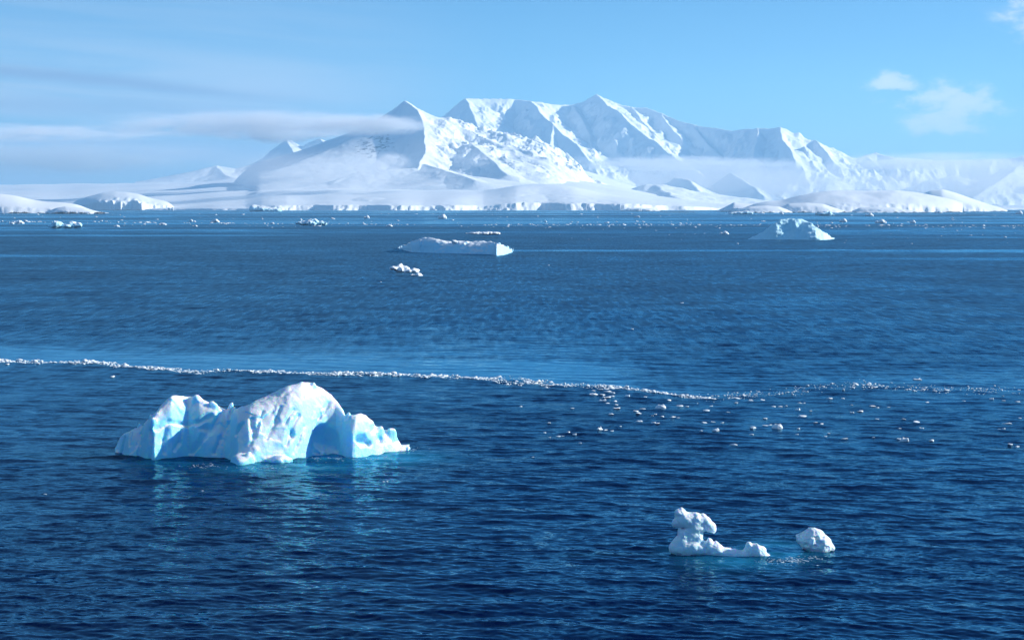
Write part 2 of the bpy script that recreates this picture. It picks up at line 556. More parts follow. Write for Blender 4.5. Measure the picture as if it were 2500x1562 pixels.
rough_sea = t.m('MULTIPLY', rough_sea, t.mix(t.ss(lod_a, 0.2, 0.6), (1, 1, 1, 1), t.ss(cats, 0.32, 0.68, 0.55, 1.45)))
tot = None
for (sx, sy, amp, det, seed) in ((0.42, 0.95, 0.30, 2, 7.0), (1.5, 3.2, 0.40, 2, 13.0), (5.0, 9.5, 0.26, 1, 29.0)):
    vv = t.v('ADD', t.v('MULTIPLY', pos, (sx, sy, sx)), (seed, seed * 1.7, seed * 0.3))
    c_ = t.v('SCALE', t.v('SUBTRACT', t.noise(vv, 1.0, det, 0.55)[1], (0.5, 0.5, 0.5)), amp)
    tot = c_ if tot is None else t.v('ADD', tot, c_)
slope = t.v('MULTIPLY', t.v('ADD', t.v('SCALE', coarse, rough_sea), t.v('SCALE', tot, t.m('MULTIPLY', rough_sea, t.ss(lod_a, 0.0, 1.0, 1.0, 0.30)))), (0.24, 1.0, 0.0))
# ripples finer than the mesh can carry go into the roughness
wrough = t.m('MULTIPLY', t.ss(lod_a, 0.0, 1.0, 0.06, 0.42), t.m('SQRT', rough_sea))
nrm = t.v('NORMALIZE', t.v('ADD', nrm0, slope))
wcol = t.mix(teal_a, (0.0001, 0.0034, 0.034, 1), (0.015, 0.22, 0.36, 1))
inc = t.n('ShaderNodeNewGeometry').outputs['Incoming']
cosv = t.m('MAXIMUM', t.v('DOT_PRODUCT', inc, nrm), 0.0)
sig = t.ss(lod_a, 0.0, 1.0, 0.13, 0.205)
ceff = t.m('SQRT', t.m('ADD', t.m('MULTIPLY', cosv, cosv), t.m('MULTIPLY', t.m('MULTIPLY', sig, sig), rough_sea)))
fres = t.m('ADD', 0.02, t.m('MULTIPLY', 0.98, t.m('POWER', t.m('SUBTRACT', 1.0, ceff, clamp=True), 5.0)))
dif = t.n('ShaderNodeBsdfDiffuse'); t.put(dif.inputs['Color'], wcol)
glo = t.n('ShaderNodeBsdfGlossy'); t.put(glo.inputs['Roughness'], wrough); t.put(glo.inputs['Normal'], nrm)
glo.inputs['Color'].default_value = (0.34, 0.78, 1.0, 1)
mx = t.n('ShaderNodeMixShader'); t.put(mx.inputs[0], fres); t.t.links.new(dif.outputs[0], mx.inputs[1]); t.t.links.new(glo.outputs[0], mx.inputs[2])
t.t.links.new(mx.outputs[0], t.n('ShaderNodeOutputMaterial').inputs[0])
tag(link('water', me, M_water), 'deep blue rippled sea water reaching to the ice shore', kind='structure')


def wz(x, y):
    z, _, _ = waves(np.array([x], float), np.array([y], float), 0.4)
    return float(z[0])


# ------------------------------------------------------------------ mountains, glacier, islands


def ridge_field(X, Y, ridges, warp=60.0, wscale=500.0, seed=0, flute=0.0, fscale=70.0):
    wx = X + warp * fbm2(X / wscale, Y / wscale, 4, seed + 1)
    wy = Y + warp * fbm2(X / wscale + 31, Y / wscale - 7, 4, seed + 2)
    H = np.full(X.shape, -1e4)
    near_d = np.full(X.shape, 1e9)
    run, off_ = np.zeros(X.shape), np.zeros(X.shape)
    for pts, sl, conc in ridges:
        Q = np.array([P(*p) for p in pts]); s0 = 0.0
        for i in range(len(Q) - 1):
            a, b = Q[i], Q[i + 1]; d_ = b[:2] - a[:2]; L_ = math.hypot(*d_)
            t_ = np.clip(((wx - a[0]) * d_[0] + (wy - a[1]) * d_[1]) / (d_ @ d_ + 1e-9), 0, 1)
            dd = np.hypot(wx - a[0] - t_ * d_[0], wy - a[1] - t_ * d_[1])
            z = a[2] + t_ * (b[2] - a[2])
            east = np.clip((wx - a[0] - t_ * d_[0]) / (dd + 1e-6), 0, 1)
            s2 = sl * (1 - 0.34 * east ** 2)               # east sides shaped flatter, to widen the sunlit flanks
            h_ = z - s2 * dd / (1 + dd * conc)            # steep near the crest, easing out lower down
            up_ = h_ > H
            H = np.where(up_, h_, H); run = np.where(up_, s0 + t_ * L_, run); off_ = np.where(up_, dd, off_)
            near_d = np.minimum(near_d, dd); s0 += L_
        s0 += 977.0
    if flute:
        g_ = fbm2(run / fscale + 0.25 * noise2(run / 300, off_ / 200, seed + 5), off_ / (fscale * 7), 4, seed + 6, 0.55, True)
        H = H + flute * (g_ - 0.2) * np.clip(off_ / (fscale * 1.2), 0.1, 1)
    return H, near_d


def fan(name, px0, px1, npx, shore, offs, hfun, mat, label):
    pxs = np.linspace(px0, px1, npx)
    ys = np.array([shore(p) for p in pxs])[None, :] + np.asarray(offs)[:, None]
    PX = np.broadcast_to(pxs[None, :], ys.shape)
    X = az_x(PX, ys); Z, rock = hfun(X, ys, PX, np.broadcast_to(np.asarray(offs)[:, None], ys.shape))
    V = np.stack([X, ys, Z], -1).reshape(-1, 3)
    me = mesh_np(name, V, grid_quads(len(offs), npx))
    add_attr(me, 'rock', rock if np.ndim(rock) else np.zeros(len(V)))
    o = link(name, me, mat)
    return tag(o, label, kind='structure')


def lin(n, a, b): return list(np.linspace(a, b, n))


def crag(X, Y, amp, scale, seed):
    return amp * (fbm2(X / scale, Y / scale, 6, seed, 0.52, True) - 0.25)


# the broad massif far behind
MASSIF = [
    ([(1060, 330, 16800), (1100, 298, 16900), (1130, 250, 17000), (1142, 238, 17000), (1170, 238, 17050), (1198, 241, 17100), (1258, 241, 17200), (1290, 245, 17100),
      (1325, 253, 17200), (1367, 257, 17300), (1402, 255, 17350), (1437, 245, 17350), (1462, 230, 17300), (1476, 240, 17300),
      (1500, 255, 17250), (1539, 261, 17200), (1581, 262, 17100), (1616, 276, 16900), (1648, 289, 16700), (1697, 305, 16400),
      (1743, 313, 16100), (1785, 319, 15900), (1845, 313, 15600), (1873, 313, 15500), (1904, 309, 15400), (1918, 324, 15350), (1950, 345, 15200)], 1.0, 0.00028),
    ([(1950, 345, 15250), (1989, 342, 15300), (2003, 350, 15300), (2036, 366, 15250), (2061, 380, 15200), (2100, 384, 15200), (2142, 372, 15300), (2180, 384, 15200),
      (2300, 392, 15300), (2440, 388, 15300), (2600, 370, 15300)], 0.9, 0.0003),
    ([(1142, 238, 17000), (1150, 262, 16700), (1160, 300, 16300), (1172, 345, 15900)], 0.85, 0.0003),
    ([(1290, 245, 17100), (1318, 272, 16500), (1348, 304, 16000), (1383, 333, 15600), (1416, 363, 15300), (1440, 392, 15000)], 0.95, 0.0003),
    ([(1348, 304, 16000), (1345, 330, 15700), (1340, 380, 15200)], 0.9, 0.0003),
    ([(1400, 256, 17350), (1420, 290, 16700), (1440, 330, 16200), (1452, 372, 15700)], 0.9, 0.0003),
    ([(1462, 230, 17300), (1478, 252, 16800), (1506, 270, 16400), (1541, 304, 15900), (1594, 346, 15500), (1643, 378, 15200), (1690, 410, 14900)], 0.95, 0.0003),
    ([(1539, 261, 17200), (1570, 300, 16500), (1600, 330, 16100), (1625, 345, 15900)], 0.9, 0.0003),
    ([(1616, 276, 16900), (1640, 310, 16400), (1662, 342, 16000)], 0.9, 0.0003),
    ([(1904, 309, 15400), (1915, 340, 15000), (1935, 372, 14700), (1940, 392, 14500)], 0.85, 0.0003),
    ([(1845, 313, 15600), (1850, 345, 15200), (1838, 385, 14800)], 0.9, 0.0003),
    ([(1697, 305, 16400), (1720, 345, 15900), (1760, 385, 15500)], 0.9, 0.0003),
    ([(1989, 342, 15300), (2010, 362, 15000), (2040, 395, 14700)], 0.85, 0.0003),
]


def h_massif(X, Y, PX, OFF):
    H, nd = ridge_field(X, Y, MASSIF, 40, 420, 100, 34, 95)
    k = np.clip(nd / 160, 0.12, 1)
    H = H + k * crag(X, Y, 85, 520, 41) + np.clip(nd / 110, 0.25, 1) * crag(X, Y * 0.6, 34, 120, 43)
    base = 120 + 60 * fbm2(X / 900, Y / 900, 4, 8)
    H = np.maximum(H, base * np.clip(OFF / 600, 0, 1) - 30)
    rock = np.clip(fbm2(X / 350, Y / 350, 3, 77) * 0.8, 0, 1) * np.clip(nd / 200, 0, 1)
    return H, rock


fan('mountain', 1010, 2640, 760, lambda p: 13600, lin(300, 0, 4300), h_massif, M_mount, 'broad white massif with long flat summit and lit ribs, right of the pointed peak')

# the pointed peak in front
FRONT = [
    ([(986, 245, 11500), (1000, 252, 11500), (1018, 264, 11450), (1053, 285, 11400), (1102, 301, 11350), (1158, 320, 11250), (1190, 335, 11150), (1222, 356, 11000),
      (1260, 380, 10850), (1295, 405, 10700), (1323, 422, 10600), (1348, 438, 10500), (1400, 458, 10300)], 0.85, 0.0005),
    ([(986, 245, 11500), (969, 261, 11550), (930, 285, 11600), (895, 312, 11650), (853, 348, 11700), (825, 372, 11700), (790, 392, 11700), (740, 405, 11700), (690, 420, 11700), (620, 436, 11700)], 0.75, 0.0006),
    ([(986, 245, 11500), (1018, 267, 11300), (1030, 296, 11050), (1036, 335, 10750), (1040, 372, 10450), (1020, 410, 10100)], 0.80, 0.0006),
    ([(1150, 350, 10800), (1185, 375, 10500), (1235, 425, 9950)], 0.45, 0.0006),
    ([(930, 285, 11600), (905, 330, 11200), (860, 380, 10800), (800, 425, 10400), (760, 450, 10200)], 0.55, 0.0006),
    ([(1222, 356, 11000), (1255, 392, 10650), (1290, 425, 10300)], 0.75, 0.0006),
    ([(1010, 410, 10100), (880, 418, 10050), (825, 440, 9900)], 0.40, 0.0008),
    ([(1040, 400, 10200), (1100, 420, 9900), (1160, 440, 9500)], 0.30, 0.0008),
]


def h_front(X, Y, PX, OFF):
    H, nd = ridge_field(X, Y, FRONT, 22, 260, 300)
    H2, _ = ridge_field(X, Y, FRONT, 22, 260, 300, 15, 85)
    H = H + (H2 - H) * np.clip((H - 170) / 200, 0, 1) * np.clip((X - az_x(940, Y)) / 250, 0.12, 1)
    up = np.clip((H - 170) / 200, 0, 1)
    lit = np.clip((X - az_x(1000, Y)) / 350, 0.04, 1)
    H = H + up * lit * np.clip(nd / 90, 0.10, 1) * (crag(X, Y, 60, 300, 51) + crag(X, Y, 26, 85, 52))
    H = H + (1 - up) * 6 * fbm2(X / 300, Y / 300, 3, 53)
    H = np.minimum(H, H * np.clip(OFF / 500, 0, 1) - 20 * (1 - np.clip(OFF / 500, 0, 1)))
    H = H - 500 * np.clip((640 - PX) / 150, 0, 1) ** 2 - 260 * np.clip((PX - 1310) / 150, 0, 1) ** 2
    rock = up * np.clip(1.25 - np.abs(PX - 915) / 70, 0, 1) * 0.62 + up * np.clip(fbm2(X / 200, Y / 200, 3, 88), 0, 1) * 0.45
    return H, rock


fan('mountain', 430, 1460, 620, lambda p: 9000, lin(300, 0, 3600), h_front, M_mount, 'sharp white peak with shaded left flank, standing in front of the massif')

# peaks far to the left, seen under the cloud
FARLEFT = [
    ([(600, 405, 18500), (650, 382, 18500), (690, 345, 18500), (706, 338, 18500), (730, 362, 18450), (760, 345, 18500), (777, 336, 18500), (800, 348, 18500), (850, 342, 18550), (900, 350, 18600), (960, 380, 18600)], 0.9, 0.0003),
    ([(700, 340, 18500), (720, 370, 17900), (740, 400, 17400)], 0.85, 0.0003),
    ([(777, 336, 18500), (795, 365, 17900), (810, 395, 17400)], 0.85, 0.0003),
    ([(850, 342, 18550), (845, 370, 18000), (830, 400, 17500)], 0.85, 0.0003),
]
LOWLEFT = [
    ([(380, 436, 15200), (440, 428, 15100), (490, 415, 15000), (527, 404, 15000), (550, 408, 15000), (575, 414, 14950), (600, 405, 15000), (625, 402, 15000), (660, 405, 14950), (700, 404, 15000), (760, 400, 15000), (830, 402, 15000)], 0.26, 0.0003),
    ([(527, 404, 15000), (540, 420, 14600), (560, 432, 14200)], 0.26, 0.0003),
    ([(620, 403, 15000), (640, 418, 14600), (655, 430, 14300)], 0.26, 0.0003),
]


def h_farleft(X, Y, PX, OFF):
    H, nd = ridge_field(X, Y, FARLEFT, 50, 400, 400)
    return H + np.clip(nd / 150, 0.1, 1) * (crag(X, Y, 90, 420, 61) + crag(X, Y, 25, 120, 62)), 0


def h_lowleft(X, Y, PX, OFF):
    H, nd = ridge_field(X, Y, LOWLEFT, 40, 300, 500)
    lump = np.clip((PX - 560) / 60, 0.1, 1)
    return H + lump * np.clip(nd / 120, 0.1, 1) * (crag(X, Y, 40, 220, 71) + crag(X, Y, 12, 70, 72)), 0


fan('mountain', 560, 1000, 260, lambda p: 16800, lin(130, 0, 2600), h_farleft, M_mount, 'distant bright twin peaks left of the pointed peak, under the cloud band')
fan('mountain', 330, 900, 320, lambda p: 13800, lin(110, 0, 2000), h_lowleft, M_mount, 'low lit snow ridge at the head of the glacier, left of the peaks')

# foothills under the massif: little rocky horns and smooth domes
HORNS = [
    ([(1380, 452, 11500), (1405, 440, 11500), (1437, 428, 11500), (1452, 440, 11500), (1470, 452, 11500), (1500, 470, 11500), (1530, 476, 11400)], 0.9, 0.0008),
    ([(1437, 428, 11500), (1442, 450, 11200), (1450, 475, 10900)], 0.9, 0.0008),
]
DOMES = [
    ([(1560, 466, 11000), (1583, 449, 11000), (1610, 447, 11000), (1640, 458, 11000), (1700, 478, 10900), (1760, 490, 10800)], 0.40, 0.0008),
    ([(1600, 450, 11000), (1650, 480, 10200), (1700, 505, 9500)], 0.35, 0.0008),
    ([(1650, 430, 13000), (1680, 440, 12800), (1720, 480, 12400)], 0.8, 0.0005),
    ([(1780, 420, 13200), (1830, 450, 12900), (1870, 480, 12600)], 0.8, 0.0005),
]
EAST = [
    ([(2200, 470, 14600), (2260, 440, 14700), (2330, 428, 14700), (2390, 440, 14600), (2430, 420, 14500), (2500, 398, 14400), (2580, 380, 14400)], 0.7, 0.0005),
    ([(2500, 398, 14400), (2440, 440, 13900), (2380, 480, 13400)], 0.7, 0.0005),
]


def h_horns(X, Y, PX, OFF):
    H, nd = ridge_field(X, Y, HORNS, 22, 150, 600)
    return H + np.clip(nd / 60, 0.1, 1) * (crag(X, Y, 34, 140, 81) + crag(X, Y, 10, 50, 82)), np.clip(1 - nd / 260, 0, 1) * 0.9


def h_domes(X, Y, PX, OFF):
    H, nd = ridge_field(X, Y, DOMES, 30, 300, 650)
    return H + 14 * fbm2(X / 160, Y / 160, 4, 83), np.clip(fbm2(X / 150, Y / 150, 3, 89), 0, 1) * 0.5


def h_east(X, Y, PX, OFF):
    H, nd = ridge_field(X, Y, EAST, 40, 300, 680)
    return H + np.clip(nd / 100, 0.1, 1) * crag(X, Y, 60, 300, 85), np.clip(fbm2(X / 300, Y / 300, 3, 90), 0, 1) * 0.7


fan('mountain', 1350, 1560, 180, lambda p: 10600, lin(70, 0, 1100), h_horns, M_mount, 'small dark rocky horn standing below the massif')
fan('hills', 1500, 1920, 260, lambda p: 9200, lin(110, 0, 4200), h_domes, M_mount, 'smooth snow foothills below the massif')
fan('mountain', 2150, 2640, 260, lambda p: 13000, lin(90, 0, 2000), h_east, M_mount, 'hazy blue mountain slope at the right edge behind the island')

# the great glacier along the shore
TOPLINE = np.array([(-400, 3), (0, 3), (430, 3), (600, 7), (660, 20), (700, 26), (770, 24), (800, 24), (1000, 20), (1180, 18), (1260, 30), (1400, 34), (1560, 32), (1660, 26), (1720, 18), (1800, 8), (2700, 5)], float)


def shore_gl(p):
    return 8000 + 60 * math.sin(p * 0.011) + 30 * math.sin(p * 0.043 + 1) + max(0, p - 640) * 0.3 + max(0, (p - 1500)) * 1.2 + max(0, 640 - p) * 2.6


def h_glacier(X, Y, PX, OFF):
    cl = np.interp(PX, TOPLINE[:, 0], TOPLINE[:, 1])
    frac = noise2(X / 24, Y / 40, 5) * 0.5 + noise2(X / 70, Y / 200, 6) * 0.6 + noise2(X / 9, Y / 20, 7) * 0.3
    wobble = fbm2(X / 160, Y * 0 + 5.5, 5, 33, 0.6)
    front = np.clip((OFF - 34 - 20 * frac - 34 * wobble) / 34, 0, 1)
    inl = np.exp(-np.clip(OFF - 25, 0, None) / 45)
    cl = cl * (1 + 0.22 * frac * inl)
    rise = np.interp(PX, [-400, 0, 500, 700, 1000, 1200, 1330, 1450, 1560, 1680, 1750, 2700], [.052, .052, .055, .060, .074, .085, .082, .060, .035, .015, .008, .004])
    d_ = np.clip(OFF - 20, 0, None)
    bulge = 45 * np.exp(-((PX - 1330) / 130.) ** 2) * np.exp(-((OFF - 900) / 500) ** 2) + 12 * np.exp(-((PX - 1000) / 200.) ** 2) * np.exp(-((OFF - 500) / 300) ** 2)
    folds = 26 * fbm2(X / 1500 + Y / 900, Y / 520 - X / 2600, 3, 15) * np.clip(OFF / 600, 0, 1)
    crev = 5.0 * np.clip(fbm2(X / 130, Y / 60, 5, 25, 0.55, True), 0, 1) * np.exp(-d_ / 260) + 7 * np.clip(fbm2(X / 120, Y / 80, 5, 26, 0.5, True) - 0.1, 0, 1) * np.exp(-((PX - 1380) / 190.) ** 2) * np.clip(1 - d_ / 900, 0, 1)
    Z = front * (cl + rise * d_ ** 0.985 + bulge + folds - crev) - (1 - front) * 3
    far = np.clip((OFF - 4200) / 800, 0, 1)
    return Z - far * 25, 0


offs = [-6, 0] + lin(40, 3, 130) + lin(36, 138, 500) + lin(100, 520, 5200)
fan('glacier', -300, 2700, 900, shore_gl, offs, h_glacier, M_snow, 'wide smooth snow covered glacier ending in low ice cliffs at the sea')


# low snow islands in front of the glacier
def island(px0, px1, y_shore, prof, depth, label, cliff=0.25, seed=1, rough=1.0, right_cliff=None, rocky=1.0, lump=0.0, edge=0.0):
    """a snow dome: prof = (px, py) skyline; D from the waterline pixel"""
    D = G(1250, y_shore)[1]
    prof = np.array(prof, float)
    nx_, ny_ = max(60, int((px1 - px0) * 0.8)), 70
    u = np.linspace(0, 1, nx_); v_ = np.concatenate([np.linspace(0, 0.08, 22), np.linspace(0.09, 1, ny_ - 22)])
    V_, U_ = np.meshgrid(v_, u, indexing='ij')
    px = px0 + U_ * (px1 - px0)
    pxl = np.linspace(px0, px1, 400)
    kw = np.exp(-np.linspace(-2.2, 2.2, 45) ** 2); kw /= kw.sum()
    sm = np.convolve(np.pad(np.interp(pxl, prof[:, 0], prof[:, 1]), 22, mode='edge'), kw, 'valid')    # round the kinks off
    top = np.interp(px, pxl, sm)
    plan = np.sqrt(np.clip(1 - (2 * U_ - 1) ** 2 * 0.98, 0.02, 1))      # oval shoreline
    wob = 0.06 * fbm2(U_ * 9, U_ * 0 + seed, 4, seed)
    Yb = D + depth * (0.5 + 0.5 * plan)
    Y0 = D + depth * 0.5 * (1 - plan) * 0.6
    Y = Y0 + V_ * (Yb - Y0) + depth * wob * np.exp(-(V_ / 0.05) ** 2); X = az_x(px, Y); Yf = Y0
    ztop = np.maximum(zat(top, Yf + 0.45 * (Yb - Yf)), 0.3)
    frac = noise2(X / 14 / rough, Y / 40 + seed, seed + 3) * 0.6 + noise2(X / 45 / rough, Y / 90 + seed, seed + 4) * 0.6
    cl = np.clip(cliff + cliff * 0.55 * frac * np.exp(-V_ * 14), 0.04, 0.9)
    f_front = np.clip(V_ / (0.022 + edge + (0.018 + edge * 0.4) * np.clip(frac, -.6, 1)), 0, 1)
    f_front = f_front if edge == 0 else np.sin(f_front * math.pi / 2)
    body = np.where(V_ < 0.45, 1 - (1 - V_ / 0.45) ** 2, 1 - ((V_ - 0.45) / 0.55) ** 2)
    Z = ztop * f_front * (cl + (1 - cl) * np.clip(body, 0, 1)) * np.where(V_ > 0.97, 0, 1)
    Z = Z + lump * ztop * fbm2(X / (depth * 0.12), Y / (depth * 0.12), 4, seed + 9) * np.clip(V_ * 6, 0, 1) * np.clip((1 - V_) * 4, 0, 1)
    Z = Z - 2.5 * (V_ == 0) - 2.5 * (V_ > 0.985)
    me = mesh_np('island', np.stack([X, Y, Z], -1).reshape(-1, 3), grid_quads(len(v_), nx_))
    add_attr(me, 'rock', np.zeros(X.size))
    o = tag(link('island', me, M_island), label, kind='structure')
    if rocky > 0:      # strip of bare wet rock along the waterline, a part of the island
        e = np.clip(np.minimum(U_[0] * 30, (1 - U_[0]) * 30), 0.0, 1)
        xs_ = np.linspace(px0 - 6, px1 + 6, nx_ * 2); uu = (xs_ - px0) / (px1 - px0)
        yf = np.interp(uu, u, Y[0])
        rh = rocky * np.clip(0.9 + 2.2 * fbm2(xs_ / 9, xs_ * 0, 5, seed + 20), 0.05, None)
        rows = []
        for (dy, k, z0) in ((-9, 0, -1.5), (-6, 0.25, 0), (-3, 0.8, 0), (0, 1.0, 0), (5, 0.8, 0), (9, 0.0, -1.5)):
            jit = 2.2 * noise2(xs_ / 4, xs_ * 0 + dy, seed + 31)
            yy = yf + (dy + jit) * max(1, depth / 420)
            rows.append(np.stack([az_x(xs_, yy), yy, z0 + rh * k * (1 + 0.35 * noise2(xs_ / 2.3, xs_ * 0 + dy, seed + 33))], -1))
        rr = np.concatenate(rows)
        me2 = mesh_np('rock_shore', rr, grid_quads(6, len(xs_)))
        ro = link('rock_shore', me2, M_rockshore); ro.parent = o
    return o


M_island = snow_material('island_snow', 0.0, 14, 0.04)
island(-260, 265, 521.0, [(-260, 480), (-120, 468), (0, 473), (40, 478), (80, 488), (110, 492), (150, 494), (190, 499), (215, 510), (240, 517), (265, 520)], 330,
       'near low snow island at the left edge with dark rocky shore', 0.10, 11, 1.0, rocky=2.2, edge=0.06)
island(110, 250, 522.2, [(110, 518), (140, 507), (160, 504), (185, 506), (205, 508), (225, 513), (250, 520)], 90,
       'small snow hump with a rocky tip before the left island', 0.25, 15, 0.6, rocky=2.4)
island(175, 428, 513.2, [(175, 500), (185, 490), (215, 480), (250, 471), (280, 468), (310, 469), (340, 474), (370, 484), (400, 490), (416, 496), (426, 507), (428, 512)], 620,
       'rounded snow dome island with a steep lit ice face, left', 0.42, 21, 1.4, rocky=1.0)
island(775, 1112, 513.6, [(775, 511), (790, 497), (810, 490), (850, 485), (890, 481), (930, 481), (980, 485), (1020, 491), (1060, 498), (1090, 503), (1112, 510)], 700,
       'long low snow island with shaded blue cliffs below the pointed peak', 0.55, 31, 1.6, rocky=1.0)
island(1815, 2350, 518.6, [(1815, 508), (1840, 498), (1870, 491), (1910, 488), (1950, 477), (1990, 469), (2040, 466), (2120, 467), (2180, 465), (2240, 470), (2290, 480), (2330, 488), (2350, 497), (2358, 510)], 760,
       'large domed snow island in the sun on the right', 0.12, 41, 1.3, rocky=1.6, lump=0.05, edge=0.05)
island(1750, 1880, 517.0, [(1750, 515), (1775, 503), (1792, 494), (1810, 496), (1850, 500), (1880, 510)], 240,
       'small snow island with a blue shaded left slope', 0.25, 45, 1.0, rocky=1.2)
island(1800, 1935, 519.6, [(1800, 512), (1830, 504), (1870, 502), (1900, 504), (1920, 511), (1935, 518)], 150,
       'smooth flat snow islet before the big island, left one', 0.22, 51, 0.8, rocky=1.6, edge=0.12)
island(1905, 2070, 519.4, [(1905, 508), (1925, 497), (1970, 495), (2010, 498), (2040, 508), (2060, 515), (2070, 518)], 190,
       'smooth flat snow islet before the big island, middle one', 0.18, 55, 0.8, rocky=1.6, edge=0.12)
island(2080, 2260, 519.4, [(2080, 515), (2100, 507), (2140, 505), (2180, 507), (2220, 513), (2260, 518)], 150,
       'thin flat snow islet along the foot of the big island, right one', 0.18, 59, 0.8, rocky=1.6, edge=0.12)
island(2240, 2460, 516.8, [(2240, 478), (2270, 466), (2300, 462), (2330, 470), (2370, 484), (2410, 498), (2440, 506), (2460, 514)], 600,
       'paler snow hill sloping down behind the big right island', 0.12, 61, 1.3, rocky=1.2, edge=0.12)
island(1520, 1612, 515.6, [(1520, 513), (1535, 508), (1560, 507), (1590, 509), (1612, 514)], 150,
       'low flat white islet before the glacier front', 0.5, 65, 1.0, rocky=1.0)
# dark reef
xs_ = np.linspace(1604, 1704, 120); yf = G(1250, 519.0)[1]
rows = []
env = np.sin(np.linspace(0, math.pi, 120)) ** 0.4
for (dy, k) in ((-14, -0.6), (-8, 0.7), (0, 1.0), (8, 0.8), (16, -0.6)):
    yy = yf + dy + 3 * noise2(xs_ / 5, xs_ * 0 + dy, 3)
    rows.append(np.stack([az_x(xs_, yy), yy, -0.5 + env * (2.2 * k * (1 + 0.6 * noise2(xs_ / 3.1, xs_ * 0 + dy, 4)))], -1))
tag(link('rock', mesh_np('rock', np.concatenate(rows), grid_quads(5, 120)), M_rockshore), 'long dark reef of bare rock lying low before the glacier', 'reef')

# ------------------------------------------------------------------ icebergs


def loft(table, ox, oy, sc_, ridge_off, back_off, q=1.7):
    """implicit body: per sight-line azimuth a front waterline, a crest and a back waterline (zoomed photo pixels)"""
    T = np.array(table, float)
    px = ox + T[:, 0] / sc_; base = oy + T[:, 1] / sc_; top = oy + T[:, 2] / sc_
    Yf = G(px, base)[1]; ro = np.interp(T[:, 0], *zip(*ridge_off)); bo = np.interp(T[:, 0], *zip(*back_off))
    Yr = Yf + ro; Zt = np.maximum(P(px, top, Yr)[2], 0.05)
    ta = (px - 1250) / F * CP
    order = np.argsort(ta)
    ta, Yf, Yr, Zt, bo = ta[order], Yf[order], Yr[order], Zt[order], bo[order]

    def f(x, y, z):
        a = x / y
        yf, yr, zt, b = np.interp(a, ta, Yf), np.interp(a, ta, Yr), np.interp(a, ta, Zt), np.interp(a, ta, bo)
        tt = (y - yf) / (yr - yf)
        fr = zt * (1 - np.abs(1 - np.clip(tt, None, 1)) ** q)
        bk = zt * (1 - np.clip((y - yr) / b, 0, None) ** 2)
        H = np.minimum(np.where(tt < 1, fr, bk), 40)
        H = np.where((a < ta[0]) | (a > ta[-1]), -3, H)
        return np.clip((z - H) * 0.55, -3, 3)
    return f


BOX, BOY, BS = 240, 900, 3.025
B = lambda zx, zy: (BOX + zx / BS, BOY + zy / BS)
tab = [(90, 615, 608), (130, 622, 515), (165, 635, 472), (200, 648, 455), (290, 655, 430), (310, 662, 402), (385, 675, 332), (440, 668, 272), (520, 662, 205),
       (560, 655, 198), (640, 645, 206), (720, 652, 217), (760, 655, 240), (850, 655, 268), (910, 657, 302), (960, 668, 303), (1010, 690, 292), (1100, 694, 259),
       (1200, 688, 213), (1300, 680, 164), (1400, 672, 121), (1490, 660, 101), (1560, 645, 106), (1600, 640, 134), (1680, 632, 171), (1740, 632, 225), (1790, 640, 290),
       (1815, 652, 352), (1860, 660, 350), (1890, 658, 340), (1930, 650, 331), (1970, 645, 346), (2020, 635, 390), (2035, 632, 430), (2100, 620, 455), (2180, 610, 466),
       (2200, 605, 505), (2230, 600, 568), (2290, 594, 590)]
f0 = loft(tab, BOX, BOY, BS, [(90, 1.0), (400, 1.9), (600, 2.4), (850, 2.4), (1000, 3.6), (1250, 4.2), (1500, 3.6), (1750, 2.6), (1850, 2.2), (2050, 1.8), (2290, 1.0)],
          [(90, 1.5), (600, 3.5), (1450, 4.2), (1800, 2.2), (2290, 1.0)], 1.75)
BY = (108.0, 126.0)
hb = lambda zx, zy: hit(f0, *B(zx, zy), *BY)
adds, cuts = [], []
# foot of ice in front of the dome, rounded knobs
for (zx, zy, dy, rx, ry, rz) in ((1040, 708, 1.0, .85, 1.2, .55), (1055, 680, 0.9, .6, .9, .95), (1095, 700, 0.2, .32, .4, .75), (1140, 690, 0.5, .40, .5, .95), (1130, 610, 1.6, .7, .8, .8),
                                 (1170, 680, .9, .5, .7, .7), (1280, 660, 1.2, 1.1, 1.1, .75), (1420, 650, 1.3, 1.2, 1.2, .70), (1510, 640, 1.0, .55, .8, .55), (1320, 690, .3, .9, .6, .42),
                                 (1870, 630, .5, .8, .8, .50), (1990, 610, .9, .9, .8, .45), (1900, 640, .1, .6, .5, .40), (2120, 600, .3, .9, .6, .28), (2230, 592, .0, .7, .5, .20), (1790, 600, 1.0, .5, .7, .9)):
    px, py = B(zx, zy); g = G(px, py); adds.append((np.array([az_x(px, g[1] + dy), g[1] + dy, 0.05]), (rx, ry, rz)))
